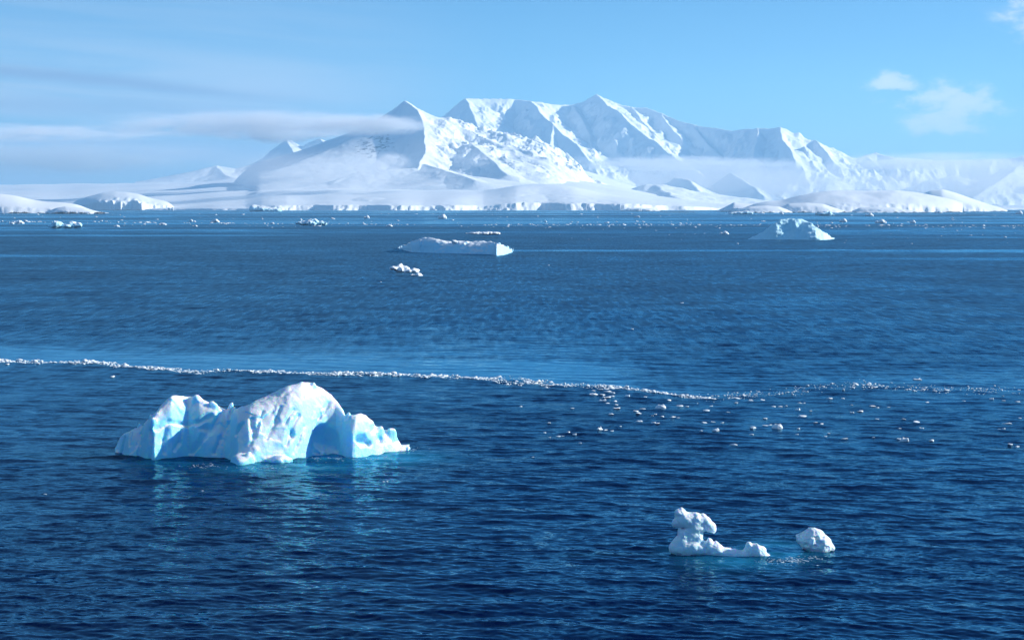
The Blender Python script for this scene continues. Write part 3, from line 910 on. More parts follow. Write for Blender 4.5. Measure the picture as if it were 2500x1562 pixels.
# crags on the crest
for (zx, zy, r) in ((845, 258, .22), (870, 272, .16), (820, 256, .13), (985, 276, .26), (1000, 285, .18), (1848, 335, .22), (1865, 345, .14), (1590, 118, .20), (725, 220, .18), (390, 335, .16), (305, 405, .18),
                    (2030, 415, .22), (2090, 447, .25), (2180, 475, .3), (2150, 470, .25), (410, 398, .38)):
    px, py = B(zx, zy + 14); adds.append((hit(f0, px, py, *BY), (r * .75, r * .8, r * 1.5)))
for (pts, r) in (([(430, 440), (520, 395), (600, 402), (660, 412), (740, 392), (830, 345)], .26), ([(800, 440), (770, 500), (735, 560), (690, 615)], .42), ([(1130, 370), (1140, 440), (1150, 500)], .22),
                 ([(1060, 405), (1015, 480)], .24), ([(1345, 280), (1300, 400), (1240, 520)], .12), ([(1480, 345), (1420, 450), (1390, 560)], .15), ([(1440, 300), (1380, 400)], .08), ([(1520, 420), (1470, 560), (1440, 620)], .12),
                 ([(310, 480), (300, 560), (290, 650)], .22), ([(385, 450), (390, 540), (380, 660)], .24), ([(190, 520), (175, 590), (165, 630)], .26), ([(130, 560), (120, 610)], .18), ([(240, 470), (225, 560)], .15),
                 ([(620, 430), (600, 540), (560, 600)], .2), ([(900, 330), (860, 420), (820, 470)], .22), ([(960, 400), (900, 520), (860, 620)], .2), ([(500, 430), (480, 520), (490, 620)], .16), ([(1210, 320), (1180, 420), (1120, 560)], .10),
                 ([(1700, 250), (1660, 330), (1600, 400)], .10)):
    hs = [hb(*p) for p in pts]
    for i in range(len(hs) - 1): cuts.append((hs[i], hs[i + 1], r))
holes = []
for (zx, zy, push, r) in ((1680, 500, -.1, (1.0, .75, 1.1)), (1620, 560, -.15, (.55, .5, .8)), (1730, 575, -.1, (.5, .5, .55)), (1425, 470, .0, (.16, .3, .35)),
                          (1945, 525, .0, (.6, .55, .45)), (2000, 550, .0, (.4, .4, .25)), (2080, 510, .0, (.25, .35, .4)), (2210, 540, .0, (.4, .7, .26)), (2035, 440, -.3, (.14, .4, .25)),
                          (770, 440, .0, (.25, .3, .2))):
    p = hb(zx, zy); holes.append((p + np.array([0, push, 0]), r))


def f_main(x, y, z):
    x, y, z = np.broadcast_arrays(x, y, z)
    v_ = np.array(f0(x, y, z), np.float32)
    mk = np.abs(v_) < 1.7
    X, Y, Z, W = (q[mk].astype(np.float32) for q in (x, y, z, v_))
    for c, r in adds: W = smin(W, ell(X, Y, Z, c, r), 0.22)
    for a, b, r in cuts: W = smax(W, -capsule(X, Y, Z, a, b, r * 0.7, r * 0.7), 0.16)
    for c, r in holes: W = smax(W, -ell(X, Y, Z, c, r), 0.20)
    v_[mk] = W
    return roughen(v_, x, y, z, 0.6, lambda X, Y, Z: 0.03 * fbm3(X / 1.8, Y / 1.8, Z / 2.6, 3, 5) + 0.03 * fbm3(X / 1.1, Y / 1.1, Z / 3.2, 2, 15, 0.5, True)
                   + facets(X + 0.15 * noise3(X, Y, Z, 3), Y, Z / 2.0, 1.7, 0.07, 71) + facets(X, Y, Z / 1.4, 0.55, 0.02, 73) + 0.02 * fbm3(X / 0.3, Y / 0.3, Z / 0.4, 2, 9))


g0, g1 = P(*B(60, 600), 117), P(*B(2320, 600), 117)
berg_object('iceberg', f_main, (g0[0] - .5, 109.5, -1.2), (g1[0] + .8, 126, 6.6), 0.085, M_ice,
            'big sculpted iceberg with rounded dome, blue shaded side and hollow arch, left foreground')

# middle tilted slab
tab = [(335, 607, 600), (400, 632, 572), (500, 657, 534), (600, 663, 497), (650, 664, 481), (770, 668, 496), (900, 670, 524), (985, 672, 541), (1060, 674, 530), (1200, 677, 531), (1350, 680, 529), (1440, 684, 533),
       (1480, 690, 540), (1510, 700, 546), (1600, 690, 568), (1660, 672, 588), (1700, 658, 603), (1712, 640, 612)]
f1 = loft(tab, 900, 480, 4.84, [(335, 2), (650, 9), (960, 7), (1000, 8), (1400, 13), (1500, 13), (1712, 4)], [(335, 5), (650, 12), (1400, 9), (1712, 3)], 2.2)
slab_cut = G(900 + 1000 / 4.84, 480 + 672 / 4.84)


def f_mid(x, y, z):
    v_ = f1(x, y, z)
    nn = 0.55 * fbm3(x / 7, y / 7, z / 3.5, 3, 21, 0.5, True) * np.clip((4.5 - z) / 3, 0.1, 1) + 0.25 * fbm3(x / 1.6, y / 1.6, z / 1.3, 2, 23)
    return roughen(v_ + 0.5 * nn, x, y, z, 2.5, lambda X, Y, Z: facets(X, Y, Z, 4.5, 0.30, 75) + facets(X, Y, Z, 1.8, 0.12, 76))


a, b = P(960, 600, 620), P(1262, 600, 620)
berg_object('iceberg', f_mid, (a[0] - 14, 596, -1.5), (b[0] + 2, 728, 9), 0.45, M_ice_mid, 'flat tilted iceberg slab with blue front face and white lit top, mid distance')
pb = P(900 + 1015 / 4.84, 480 + 527 / 4.84, 627)

# blue pyramid
tab = [(330, 507, 500), (420, 508, 466), (540, 509, 400), (640, 510, 330), (700, 511, 298), (760, 511, 283), (860, 511, 256), (930, 512, 258), (1000, 512, 264), (1080, 513, 296), (1170, 514, 352), (1280, 512, 425), (1340, 508, 462), (1395, 500, 495)]
f2 = loft(tab, 1750, 480, 4.84, [(330, 2.5), (700, 8), (800, 10), (900, 11.5), (1000, 12.5), (1200, 10), (1395, 3)], [(330, 8), (860, 22), (1395, 8)], 1.15)
e1 = np.array(P(1750 + 800 / 4.84, 480 + 285 / 4.84, 917)); e2 = np.array(P(1750 + 1085 / 4.84, 480 + 508 / 4.84, 897))


def f_pyr(x, y, z):
    v_ = f2(x, y, z)
    # the near left facet is a shallow scoop left of a sloping edge
    tt = np.clip((z - e2[2]) / (e1[2] - e2[2]), 0, 1.1)
    ex = e2[0] + tt * (e1[0] - e2[0])
    left = np.clip((ex - x) / 5.0, 0, 1)
    return roughen(v_ + left * 0.45 * np.clip((12 - z) / 4, 0, 1) + 0.7 * fbm3(x / 8, y / 8, z / 5, 3, 31) * (0.4 + left) + 0.3 * fbm3(x / 2, y / 2, z / 1.8, 2, 33, 0.5, True), x, y, z, 3, lambda X, Y, Z: facets(X, Y, Z, 5.5, 0.15, 77) + facets(X, Y, Z, 2.2, 0.12, 78))


a, b = P(1810, 585, 905), P(2045, 585, 905)
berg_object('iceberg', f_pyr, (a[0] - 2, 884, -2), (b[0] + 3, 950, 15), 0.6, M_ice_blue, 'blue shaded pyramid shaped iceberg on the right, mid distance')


# free-form smaller bergs out of smoothly joined blobs, in zoomed photo pixels
def blob_berg(name, blobs, ox, oy, sc_, yref, mat, label, h, k=0.12, amp=0.08, freq=0.6, cutsb=(), cat='iceberg', group=None, pad=0.3):
    mpp = yref / F / sc_
    L = []
    for (zx, zy, rx, rz, dy, ry) in blobs:
        c = P(ox + zx / sc_, oy + zy / sc_, yref + dy); L.append((c, (rx * mpp, ry * mpp, rz * mpp)))
    C_ = [(P(ox + zx / sc_, oy + zy / sc_, yref + dy), (rx * mpp, ry * mpp, rz * mpp)) for (zx, zy, rx, rz, dy, ry) in cutsb]

    def f(x, y, z):
        v_ = None
        for c, r in L:
            e = ell(x, y, z, c, r); v_ = e if v_ is None else smin(v_, e, k)
        for c, r in C_: v_ = smax(v_, -ell(x, y, z, c, r), k * 0.5)
        return roughen(v_, x, y, z, amp * 8, lambda X, Y, Z: amp * fbm3(X / freq, Y / freq, Z / freq, 3, 45, 0.55) + facets(X, Y, Z, freq * 0.9, amp * 0.8, 81) + facets(X, Y, Z, freq * 0.4, amp * 0.35, 83))
    cs = np.array([c for c, r in L]); rr = np.array([r for c, r in L])
    lo = (cs - rr).min(0) - pad; hi = (cs + rr).max(0) + pad
    lo[2] = max(lo[2], -6 * h)
    return berg_object(name, f, lo, hi, h, mat, label, cat, group)


# (zx, zy, rx, rz, depth offset m, ry) in the crop at (1600,1210) x4.84
blob_berg('iceberg', [
    (330, 620, 160, 90, 0.1, 150), (250, 610, 85, 75, 0.05, 110), (300, 560, 100, 95, .1, 120), (430, 600, 150, 110, 0, 130), (520, 620, 100, 80, -.05, 110), (330, 500, 75, 120, .1, 110), (420, 470, 110, 120, .15, 110), (510, 510, 80, 100, .1, 100), (330, 420, 60, 70, .15, 80),
    (360, 290, 130, 95, .2, 130), (300, 230, 70, 75, .25, 90), (310, 185, 32, 50, .25, 50), (460, 290, 120, 95, .2, 120), (480, 370, 110, 80, .2, 110), (570, 300, 85, 70, .2, 90), (640, 360, 70, 60, .2, 75), (670, 405, 48, 42, .2, 55), (240, 320, 42, 50, .2, 60), (565, 235, 25, 30, .2, 35), (270, 200, 40, 45, .2, 60),
    (630, 620, 60, 125, -.1, 80), (612, 540, 26, 75, -.05, 40), (710, 650, 100, 95, -.15, 95), (712, 590, 26, 52, -.1, 40), (830, 685, 120, 74, -.2, 95), (940, 705, 110, 78, -.3, 90), (1050, 715, 100, 78, -.35, 90), (1120, 660, 60, 100, -.4, 90), (1095, 600, 22, 50, -.4, 40),
    (1210, 680, 90, 100, -.45, 100), (1190, 610, 40, 45, -.45, 60), (1290, 730, 70, 60, -.5, 90), (1270, 650, 40, 50, -.45, 60)],
    1600, 1210, 4.84, 83.6, M_ice_small, 'white mushroom headed growler with a long low tail, right foreground', 0.030, 0.12, 0.04, 0.45,
    cutsb=[(585, 490, 26, 40, .1, 200), (645, 455, 42, 26, .1, 200), (325, 375, 26, 12, .1, 200), (195, 440, 70, 60, .0, 160)])
blob_berg('iceberg', [(1850, 520, 150, 125, .1, 150), (1780, 510, 105, 85, .1, 120), (1930, 560, 150, 120, .1, 150), (1880, 450, 95, 60, .1, 110), (1960, 620, 110, 95, .1, 120), (1880, 650, 90, 60, .1, 110), (1940, 690, 80, 50, .1, 100), (2070, 610, 48, 45, .1, 60), (1690, 475, 32, 25, .1, 40), (1860, 410, 60, 30, .1, 80)],
    1600, 1210, 4.84, 84.5, M_ice_small, 'white egg shaped ice boulder standing on its narrow foot, right foreground', 0.028, 0.10, 0.05, 0.4, cutsb=[(1800, 470, 40, 30, -.55, 60), (1900, 500, 60, 22, -.62, 60), (1780, 590, 50, 40, -.5, 60), (1960, 560, 50, 30, -.6, 60), (2000, 480, 40, 40, -.5, 60), (1880, 600, 50, 25, -.62, 60)])

MIDG = 'far_growler'
# little broken berg south of the slab, crop (900,480) x4.84
blob_berg('growler', [(330, 850, 60, 14, 0, 60), (300, 838, 30, 14, 0, 60), (400, 872, 60, 16, -.5, 60), (370, 820, 30, 28, 1, 50), (420, 845, 50, 24, .8, 60), (480, 870, 50, 22, 0, 60), (550, 880, 40, 20, 0, 50), (430, 885, 70, 12, -.6, 50)],
    900, 480, 4.84, 448, M_brash, 'small jagged white growler drifting in front of the tilted slab', 0.22, 0.5, 0.35, 2.2, cat='growler', pad=1.0)
blob_berg('growler', [(540, 925, 28, 9, 0, 40), (600, 928, 28, 17, 0, 40), (580, 918, 14, 12, 0, 30)], 900, 480, 4.84, 425, M_brash, 'tiny white ice lump just below the jagged growler', 0.2, 0.4, 0.25, 1.6, cat='growler', pad=1.0)
blob_berg('growler', [(1240, 432, 80, 9, 0, 90), (1400, 436, 70, 14, 0, 90), (1430, 428, 45, 16, 0, 70), (1510, 436, 38, 13, 0, 60), (1320, 436, 60, 8, 0, 80)], 900, 480, 4.84, 950, M_brash, 'flat white floe with low lumps beyond the tilted slab', 0.4, 0.8, 0.4, 4, cat='growler', pad=2)
# far left berg, crop (0,480) x3.78
blob_berg('growler', [(520, 260, 38, 28, 0, 50), (545, 250, 34, 25, 0, 50), (620, 268, 40, 16, 3, 45), (665, 258, 35, 25, 2, 45), (710, 265, 38, 22, 0, 45), (735, 268, 16, 18, 0, 40), (600, 275, 110, 10, 0, 50)], 0, 480, 3.78125, 1365, M_ice_mid, 'two humped white iceberg with a blue side, far left', 0.55, 1.2, 1.0, 6, pad=3)
blob_berg('growler', [(-40 + 400, 245, 60, 16, 0, 50), (440, 235, 40, 22, 0, 50), (490, 232, 45, 24, 0, 50), (540, 245, 40, 20, 0, 45), (420, 250, 70, 12, -3, 40), (380, 232, 30, 12, 2, 40), (470, 250, 90, 12, 0, 50)], 640, 480, 3.78125, 1550, M_ice_mid, 'low ragged white iceberg left of centre in the far ice band', 0.6, 1.2, 1.1, 5, pad=3)
blob_berg('growler', [(510, 272, 30, 6, 0, 30), (480, 274, 14, 5, 0, 20)], 640, 480, 3.78125, 1330, M_brash, 'small floe just in front of the ragged far iceberg', 0.5, .8, .3, 4, pad=3)
# tabular berg by the glacier front
blob_berg('iceberg', [(60, 940, 34, 30, 0, 60), (120, 945, 75, 22, 0, 70), (180, 948, 60, 20, 0, 60), (225, 952, 28, 14, 0, 50), (90, 930, 30, 14, 10, 50)], 600, 180, 2.847, 6300, M_ice_mid, 'flat topped white iceberg close to the left glacier front', 2.6, 4, 2.5, 26, pad=12)
# bergs before the right island, crop (1750,480) x4.84
blob_berg('iceberg', [(130, 205, 30, 8, 0, 40), (230, 196, 70, 16, 0, 60), (330, 192, 55, 22, 0, 60), (360, 185, 28, 18, 0, 40), (400, 200, 30, 18, 0, 40)], 1750, 480, 4.84, 3950, M_ice_mid, 'long low iceberg with a raised right end before the right island', 1.5, 2.5, 1.6, 14, pad=6)
blob_berg('iceberg', [(1240, 205, 60, 20, 0, 50), (1285, 196, 35, 28, 0, 40), (1335, 205, 30, 36, 0, 40), (1370, 218, 22, 14, 0, 40), (1305, 178, 12, 14, 0, 20)], 1750, 480, 4.84, 3350, M_ice_mid, 'pointed white iceberg before the middle of the right island', 1.3, 2.0, 1.4, 12, pad=6)
for (px, py, wpx, hpx, lab) in ((1858, 521.5, 16, 4, 'short flat white floe at the foot of the right island'), (1908, 523, 10, 4, 'small white growler before the flat left islet'), (2292, 521, 18, 6, 'small white iceberg below the right end of the big island'),
                                (2122, 528, 20, 9, 'small broken growler before the right island, pointed'), (2058, 542, 18, 9, 'little pointed growler right of the blue pyramid'), (2150, 545, 26, 10, 'lumpy white growler in the far ice band on the right'),
                                (2228, 545, 14, 9, 'upright white growler far right in the ice band'), (2488, 523, 16, 9, 'white growler at the right edge under the hazy slope'), (1080, 534, 20, 12, 'square white growler in open water below the pointed peak'),
                                (895, 533, 14, 8, 'small curled white growler left of the square one'), (1768, 572, 22, 8, 'white lumpy growler left of the blue pyramid'), (1890, 557, 10, 6, 'growler touching the left foot of the blue pyramid'),
                                (1555, 531, 14, 5, 'thin white floe before the flat glacier islet'), (525, 543, 20, 9, 'white lumpy growler in the far ice band left of centre'), (45, 546, 26, 8, 'pair of white lumps in the far band near the left edge'),
                                (28, 547, 12, 5, 'small lump beside the pair near the left edge'), (285, 554, 14, 5, 'low floe right of the two humped iceberg'), (397, 549, 18, 5, 'wide low floe in the far band on the left'),
                                (466, 541, 10, 5, 'small growler above the far ice band on the left'), (950, 553, 16, 5, 'flat floe just below the far ice band, centre left'), (476, 553, 12, 4, 'thin floe below the lumpy left growler'),
                                (412, 514, 5, 8, 'slim white ice spire, left one of two by the snow dome'), (421, 514, 5, 8, 'slim white ice spire, right one of two by the snow dome')):
    g = G(px, py); m1 = g[1] / F
    s_ = 1.0 + 0.001 * px
    blob_berg('growler', [(px - .28 * wpx, py - .2 * hpx, .25 * wpx, .45 * hpx, 0, .3 * wpx), (px + .1 * wpx, py - .35 * hpx, .3 * wpx, .6 * hpx, 0, .3 * wpx), (px + .33 * wpx, py - .1 * hpx, .2 * wpx, .5 * hpx, 0, .25 * wpx)],
              0, 0, 1.0, g[1], M_brash, lab, m1 * 0.9, m1 * 1.2, m1 * 1.0, m1 * 6, cat='growler', pad=m1 * 4)

# ------------------------------------------------------------------ drift ice


def ico(sub):
    import bmesh
    bm = bmesh.new(); bmesh.ops.create_icosphere(bm, subdivisions=sub, radius=1)
    V = np.array([v.co for v in bm.verts]); T = np.array([[v.index for v in f_.verts] for f_ in bm.faces]); bm.free()
    return V, T


ICO = {s_: ico(s_) for s_ in (1, 2, 3)}


def chunk(sub, seed, flat=0.45):
    """a broken lump of ice: cut facets, noise, a pinnacle or two"""
    r = np.random.default_rng(seed)
    V, T = ICO[sub]; V = V.copy()
    for _ in range(r.integers(4, 8)):
        n = r.normal(size=3); n /= np.linalg.norm(n); d_ = r.uniform(0.5, 0.85)
        over = V @ n - d_; V -= np.clip(over, 0, None)[:, None] * n * 0.9
    nn = fbm3(V[:, 0] * 1.8 + seed, V[:, 1] * 1.8, V[:, 2] * 1.8, 3, seed)
    V *= (1 + 0.30 * nn)[:, None]
    for _ in range(r.integers(1, 4)):
        c = r.uniform(-.8, .8, 2); h_ = r.uniform(0.4, 1.6)
        V[:, 2] += (V[:, 2] > 0) * h_ * np.exp(-((V[:, 0] - c[0]) ** 2 + (V[:, 1] - c[1]) ** 2) / r.uniform(.03, .16))
    V[:, 2] *= flat; V[:, 0] *= r.uniform(.85, 1.3); V[:, 1] *= r.uniform(.6, 1.0)
    V[:, 2] += 0.10
    return V, T


CH3 = [chunk(3, 100 + i, 0.22 + 0.06 * (i % 5)) for i in range(14)]
CH2 = [chunk(2, 200 + i, 0.30 + 0.07 * (i % 4)) for i in range(10)]
CH1 = [chunk(1, 300 + i, 0.38 + 0.08 * (i % 3)) for i in range(8)]
ME3 = [mesh_np('ice_floe', v, None, q, smooth=False) for v, q in CH3]
ME2 = [mesh_np('ice_chunk', v, None, q, smooth=False) for v, q in CH2]
for m_ in ME3 + ME2: m_.materials.append(M_brash)
r = np.random.default_rng(5)


def place(me, name, x, y, s, label, cat, group, zs=1.0, rz=None):
    o = bpy.data.objects.new(name, me); COL.objects.link(o)
    o.location = (x, y, wz(x, y) if y < 400 else 0.0)
    o.rotation_euler = (r.normal(0, .08), r.normal(0, .08), r.uniform(-0.6, 0.6) + (math.pi if r.random() < .5 else 0) if rz is None else rz)
    o.scale = (s, s, s * zs)
    return tag(o, label, cat, group)


stuff = []


def stuff_chunk(x, y, s, zs=1.0):
    V, T = CH1[r.integers(len(CH1))]
    a = r.uniform(0, 2 * math.pi); c, s_ = math.cos(a), math.sin(a)
    W = V * np.array([s, s, s * zs]); W = np.stack([W[:, 0] * c - W[:, 1] * s_ + x, W[:, 0] * s_ + W[:, 1] * c + y, W[:, 2] + (wz(x, y) if y < 260 else 0)], -1)
    stuff.append((W, T))


# pieces of the scattered field on the right, from the photograph: (px, py waterline, width px)
FIELD = [(1448, 955, 14), (1465, 953, 16), (1480, 951, 18), (1484, 958, 22), (1495, 961, 14), (1448, 965, 24), (1470, 966, 18), (1478, 972, 26), (1494, 969, 14), (1470, 980, 24), (1484, 985, 14), (1503, 981, 12), (1504, 990, 13),
         (1531, 969, 18), (1575, 970, 12), (1634, 978, 14), (1659, 992, 20), (1677, 993, 12), (1613, 998, 26), (1568, 1000, 16), (1552, 1005, 18), (1560, 1012, 16), (1592, 1016, 8), (1600, 1014, 8), (1615, 1018, 14), (1641, 1020, 18), (1655, 1021, 12),
         (1595, 1033, 18), (1605, 1036, 16), (1560, 1030, 18), (1691, 970, 16), (1735, 973, 14), (1743, 976, 12), (1795, 974, 24), (1797, 984, 14), (1833, 980, 12), (1863, 977, 14), (1736, 993, 10), (1723, 1004, 22), (1776, 1008, 12),
         (1720, 1033, 22), (1741, 1031, 16), (1763, 1034, 13), (1747, 1053, 18), (1711, 1054, 10), (1838, 1047, 20), (1834, 1062, 12), (1790, 1086, 22), (1868, 1023, 14), (1465, 1050, 14), (1478, 1051, 12), (1494, 1053, 10), (1362, 1065, 16), (1373, 1065, 10),
         (1388, 1057, 12), (1402, 1062, 14), (1340, 1035, 12), (1330, 1057, 8), (1342, 1068, 9), (1271, 993, 9), (1416, 1083, 9), (1300, 1117, 9), (1397, 998, 12), (1503, 998, 22), (1492, 1013, 14), (1515, 1042, 6),
         (1887, 992, 16), (1905, 992, 16), (1920, 991, 12), (1947, 1002, 18), (1979, 1005, 9), (1959, 1018, 22), (1868, 1040, 16), (1880, 1038, 14), (1898, 1047, 26), (1953, 984, 12), (1963, 984, 10), (2025, 975, 14), (2058, 974, 10), (2080, 1009, 12), (2098, 1006, 22),
         (1990, 1034, 12), (2005, 1036, 14), (2016, 1067, 11), (2023, 1060, 10), (2061, 1072, 18), (2141, 1024, 11), (2130, 992, 16), (2142, 996, 9), (2170, 994, 9), (2237, 1032, 24), (2240, 928, 22), (2206, 1077, 26), (2194, 1073, 12), (2273, 1077, 16), (2265, 983, 12), (2354, 979, 13),
         (2420, 975, 16), (2450, 978, 12), (2484, 981, 14), (2490, 1021, 9), (2458, 1035, 26), (2450, 1048, 10), (2439, 1048, 8), (2466, 1086, 16), (2484, 1089, 10), (2196, 1047, 10), (2250, 1046, 14), (2080, 990, 10), (2205, 1025, 12), (1950, 1047, 12), (1945, 1061, 12),
         (2132, 1069, 8), (274, 921, 14), (110, 1207, 10), (936, 1177, 8), (944, 1177, 6), (494, 1197, 7), (1040, 923, 14), (1114, 924, 8), (1544, 805, 8), (1665, 741, 9), (930, 690, 7), (1340, 649, 6), (18, 890, 14), (94, 889, 12), (222, 888, 12)]
OWN = {(1747, 1053): ('pointed white floe standing up like a small tent, right of centre', 1.7), (1838, 1047): ('second pointed white floe, a little right of the tent shaped one', 1.5),
       (1790, 1086): ('smooth log shaped white floe alone below the scattered floes', 1.0), (2206, 1077): ('widest lumpy white floe low on the right, close beside a round one', 1.5),
       (2273, 1077): ('round white floe just right of the widest lumpy floe', 1.5), (2237, 1032): ('flat bar shaped white floe above the round floe on the right', 0.6),
       (2458, 1035): ('flat bar shaped white floe near the right edge', 0.6), (2098, 1006): ('slanting bar shaped white floe in the upper middle of the right field', 0.8),
       (1898, 1047): ('broad domed white floe in the middle of the right field', 1.2), (2240, 928): ('thin flat white floe alone above the right end of the ice line', 0.7),
       (2466, 1086): ('low ragged white floe lowest at the right edge', 0.8), (1613, 998): ('broad two humped white floe above the pair of flat slabs', 1.1),
       (1300, 1117): ('tiny floe far below the others, left of the scattered field', 0.8), (1271, 993): ('small square white floe alone under the thick end of the ice line', 1.4),
       (1465, 1050): ('small white floe with an upright fin, left of the tent shaped floe', 1.9), (274, 921): ('lone white floe below the left part of the ice line', 1.0),
       (110, 1207): ('lone tiny floe on dark water at the lower left', 1.0), (936, 1177): ('left one of two crumbs of ice right below the big iceberg', 1.2), (944, 1177): ('right one of two crumbs of ice right below the big iceberg', 1.2),
       (1544, 805): ('lone crumb of ice on open water above the ice line, centre', 1.0), (1665, 741): ('thin lone floe far out above the ice line', 0.6), (494, 1197): ('lone crumb of ice below the shaded side of the big iceberg', 1.0),
       (930, 690): ('lone crumb on open water below the jagged growler', 1.0), (1340, 649): ('lone crumb on open water right of the jagged growler', 1.0)}
ORD = ['', 'second', 'third', 'fourth', 'fifth', 'sixth', 'seventh', 'eighth', 'ninth', 'tenth', 'eleventh', 'twelfth', 'thirteenth', 'fourteenth', 'fifteenth', 'sixteenth', 'seventeenth', 'eighteenth']
ROWS = [(0, 975, 'first'), (975, 992, 'second'), (992, 1010, 'third'), (1010, 1030, 'fourth'), (1030, 1045, 'fifth'), (1045, 1062, 'sixth'), (1062, 2000, 'lowest')]
PLACE = {}
for ya, yb, rn in ROWS:
    for xa, xb, hn in ((1250, 1700, 'left half'), (1700, 2600, 'right half')):
        mem = sorted([q for q in FIELD if xa <= q[0] < xb and ya <= q[1] < yb and (q[0], q[1]) not in OWN and 900 <= q[1] <= 1140])
        for k_, q in enumerate(mem):
            PLACE[q] = 'white floe, ' + (ORD[k_] + ' from left' if k_ else 'leftmost') + ' in the ' + rn + ' row of drifting floes, ' + hn
for i, (px, py, wpx) in enumerate(FIELD):
    g = G(px, py - 1); s = wpx * g[1] / F / 2 * 0.85
    lone = py > 1140 or px < 1250 or py < 900
    big = wpx >= 20
    zs = r.uniform(.45, .95)
    if lone: lab, grp = 'lone small white ice floe on open dark water', 'lone floes on open water'
    elif py < 975 and px < 1520: lab, grp = 'white floe in the crowd just below the right end of the ice line', 'floes crowded below the ice line'
    elif px < 1700: lab, grp = ('wide white floe' if big else 'small white floe') + ' scattered right of centre below the ice line', 'floes scattered right of centre'
    elif px < 2000: lab, grp = ('wide white floe' if big else 'small white floe') + ' scattered on the right half of the sea', 'floes scattered on the right'
    else: lab, grp = ('wide white floe' if big else 'small white floe') + ' scattered towards the right edge of the sea', 'floes scattered towards the right edge'
    if big and not lone and not (py < 975 and px < 1520): grp += ', wide'
    if (px, py) in OWN:
        lab, zs = OWN[(px, py)]; grp = None
    elif (px, py, wpx) in PLACE:
        lab = ('wide ' if big else 'small ') + PLACE[(px, py, wpx)]
        grp = 'drift field floes'
    place(ME3[i % len(ME3)], 'ice_floe', g[0], g[1], s, lab, 'ice floe', grp, zs)

# the long line of brash ice
LP = ICE_LINE
ndone = 0
cand = []
for i in range(7500):
    px = r.uniform(-30, 1735)
    if r.random() > 0.30 + 0.9 * np.clip(0.5 + 0.9 * fbm2(np.array([px / 46.]), np.array([2.0]), 3, 12)[0], 0, 1): continue
    py0 = np.interp(px, LP[:, 0], LP[:, 1])
    th = np.interp(px, [0, 300, 600, 1100, 1180, 1250, 1330, 1390, 1500, 1600, 1735], [6, 8, 6, 6, 7, 17, 17, 6, 9, 5, 4]) * (1 + 0.8 * noise2(np.array([px / 23.]), np.array([7.0]), 4)[0])
    py = py0 + r.uniform(-.45, .55) * th
    wpx = float(np.clip(r.lognormal(math.log(2.9), .62), 1.4, 18))
    cand.append((px, py, wpx))
for i in range(900):
    px = r.uniform(1700, 2540); py0 = np.interp(px, LP[:, 0], LP[:, 1])
    if r.random() > (0.4 + 0.6 * math.sin(px * 0.021 + 1.2) ** 2): continue
    cand.append((px, py0 + r.normal(0, 5), float(np.clip(r.lognormal(math.log(3.4), .55), 1.6, 13))))
cand.sort(key=lambda c: -c[2])
for i, (px, py, wpx) in enumerate(cand):
    g = G(px, py); s = wpx * g[1] / F / 2
    if i < 290:
        place(ME2[i % len(ME2)], 'ice_chunk', g[0], g[1], s, 'white brash ice chunk packed in the long drifting ice line' if px < 1735 else 'small white brash chunk in the thin right end of the ice line', 'ice chunk',
              'brash chunks in the ice line' if px < 1735 else 'brash chunks at the right end of the line', r.uniform(.45, 1.1))
    else:
        stuff_chunk(g[0], g[1], s, r.uniform(.4, 1.1))
# far band
cand = []
for i in range(900):
    px = r.uniform(-20, 2520)
    c0 = np.interp(px, [0, 600, 1200, 1700, 2500], [541.5, 546, 549.5, 550, 552])
    py = c0 + (r.normal(0, .45) if r.random() < .6 else r.normal(0, 4.5))
    if py < 521: continue
    dens = 0.45 + 0.55 * noise2(np.array([px / 60.0]), np.array([3.0]), 5)[0] + (0.35 if px > 1250 else 0)
    if r.random() > dens: continue
    cand.append((px, py, float(np.clip(r.lognormal(math.log(3.6), .5), 1.5, 13))))
for i in range(330):
    px = r.uniform(-20, 2520); py = 522 + 75 * r.random() ** 1.6
    if px < 1300 and py > 560: continue
    cand.append((px, py, float(np.clip(r.lognormal(math.log(3.0), .5), 1.3, 10))))
cand.sort(key=lambda c: -c[2])
for i, (px, py, wpx) in enumerate(cand):
    g = G(px, py); s = wpx * g[1] / F / 2
    if i < 170:
        place(ME2[i % len(ME2)], 'drift_ice', g[0], g[1], s, 'tiny white drift ice piece in the far band below the shore', 'drift ice', 'far drift ice below the shore', r.uniform(.5, 1.1))
    else:
        stuff_chunk(g[0], g[1], s, r.uniform(.5, 1.1))
Vs, Ts, off = [], [], 0
for v_, q in stuff:
    Vs.append(v_); Ts.append(q + off); off += len(v_)
tag(link('brash_ice', mesh_np('brash_ice', np.concatenate(Vs), None, np.concatenate(Ts)), M_brash), 'fine crumbs of brash ice along the ice line and far band', kind='stuff')

# froth at the feet of the near bergs: clusters of small bubbles riding on the water
fo = []
for (px, py, sx, sy, n) in ((500, 1137, 28, 3, 60), (785, 1118, 26, 2.5, 70), (985, 1097, 26, 2.5, 70), (640, 1141, 36, 2, 40), (900, 1119, 26, 2, 30), (1925, 1367, 34, 3.5, 140), (1985, 1362, 14, 2, 30)):
    for k in range(n):
        g = G(px + r.normal(0, sx), py + r.normal(0, sy)); s = r.uniform(.015, .05)
        V_, T_ = CH1[r.integers(len(CH1))]
        fo.append((V_ * np.array([s * 1.5, s, s * .5]) + np.array([g[0], g[1], wz(g[0], g[1])]), T_))
Vs, Ts, off = [], [], 0
for v_, q in fo:
    Vs.append(v_); Ts.append(q + off); off += len(v_)
tag(link('foam', mesh_np('foam', np.concatenate(Vs), None, np.concatenate(Ts)), M_brash), 'white froth washing round the feet of the near icebergs', kind='stuff')

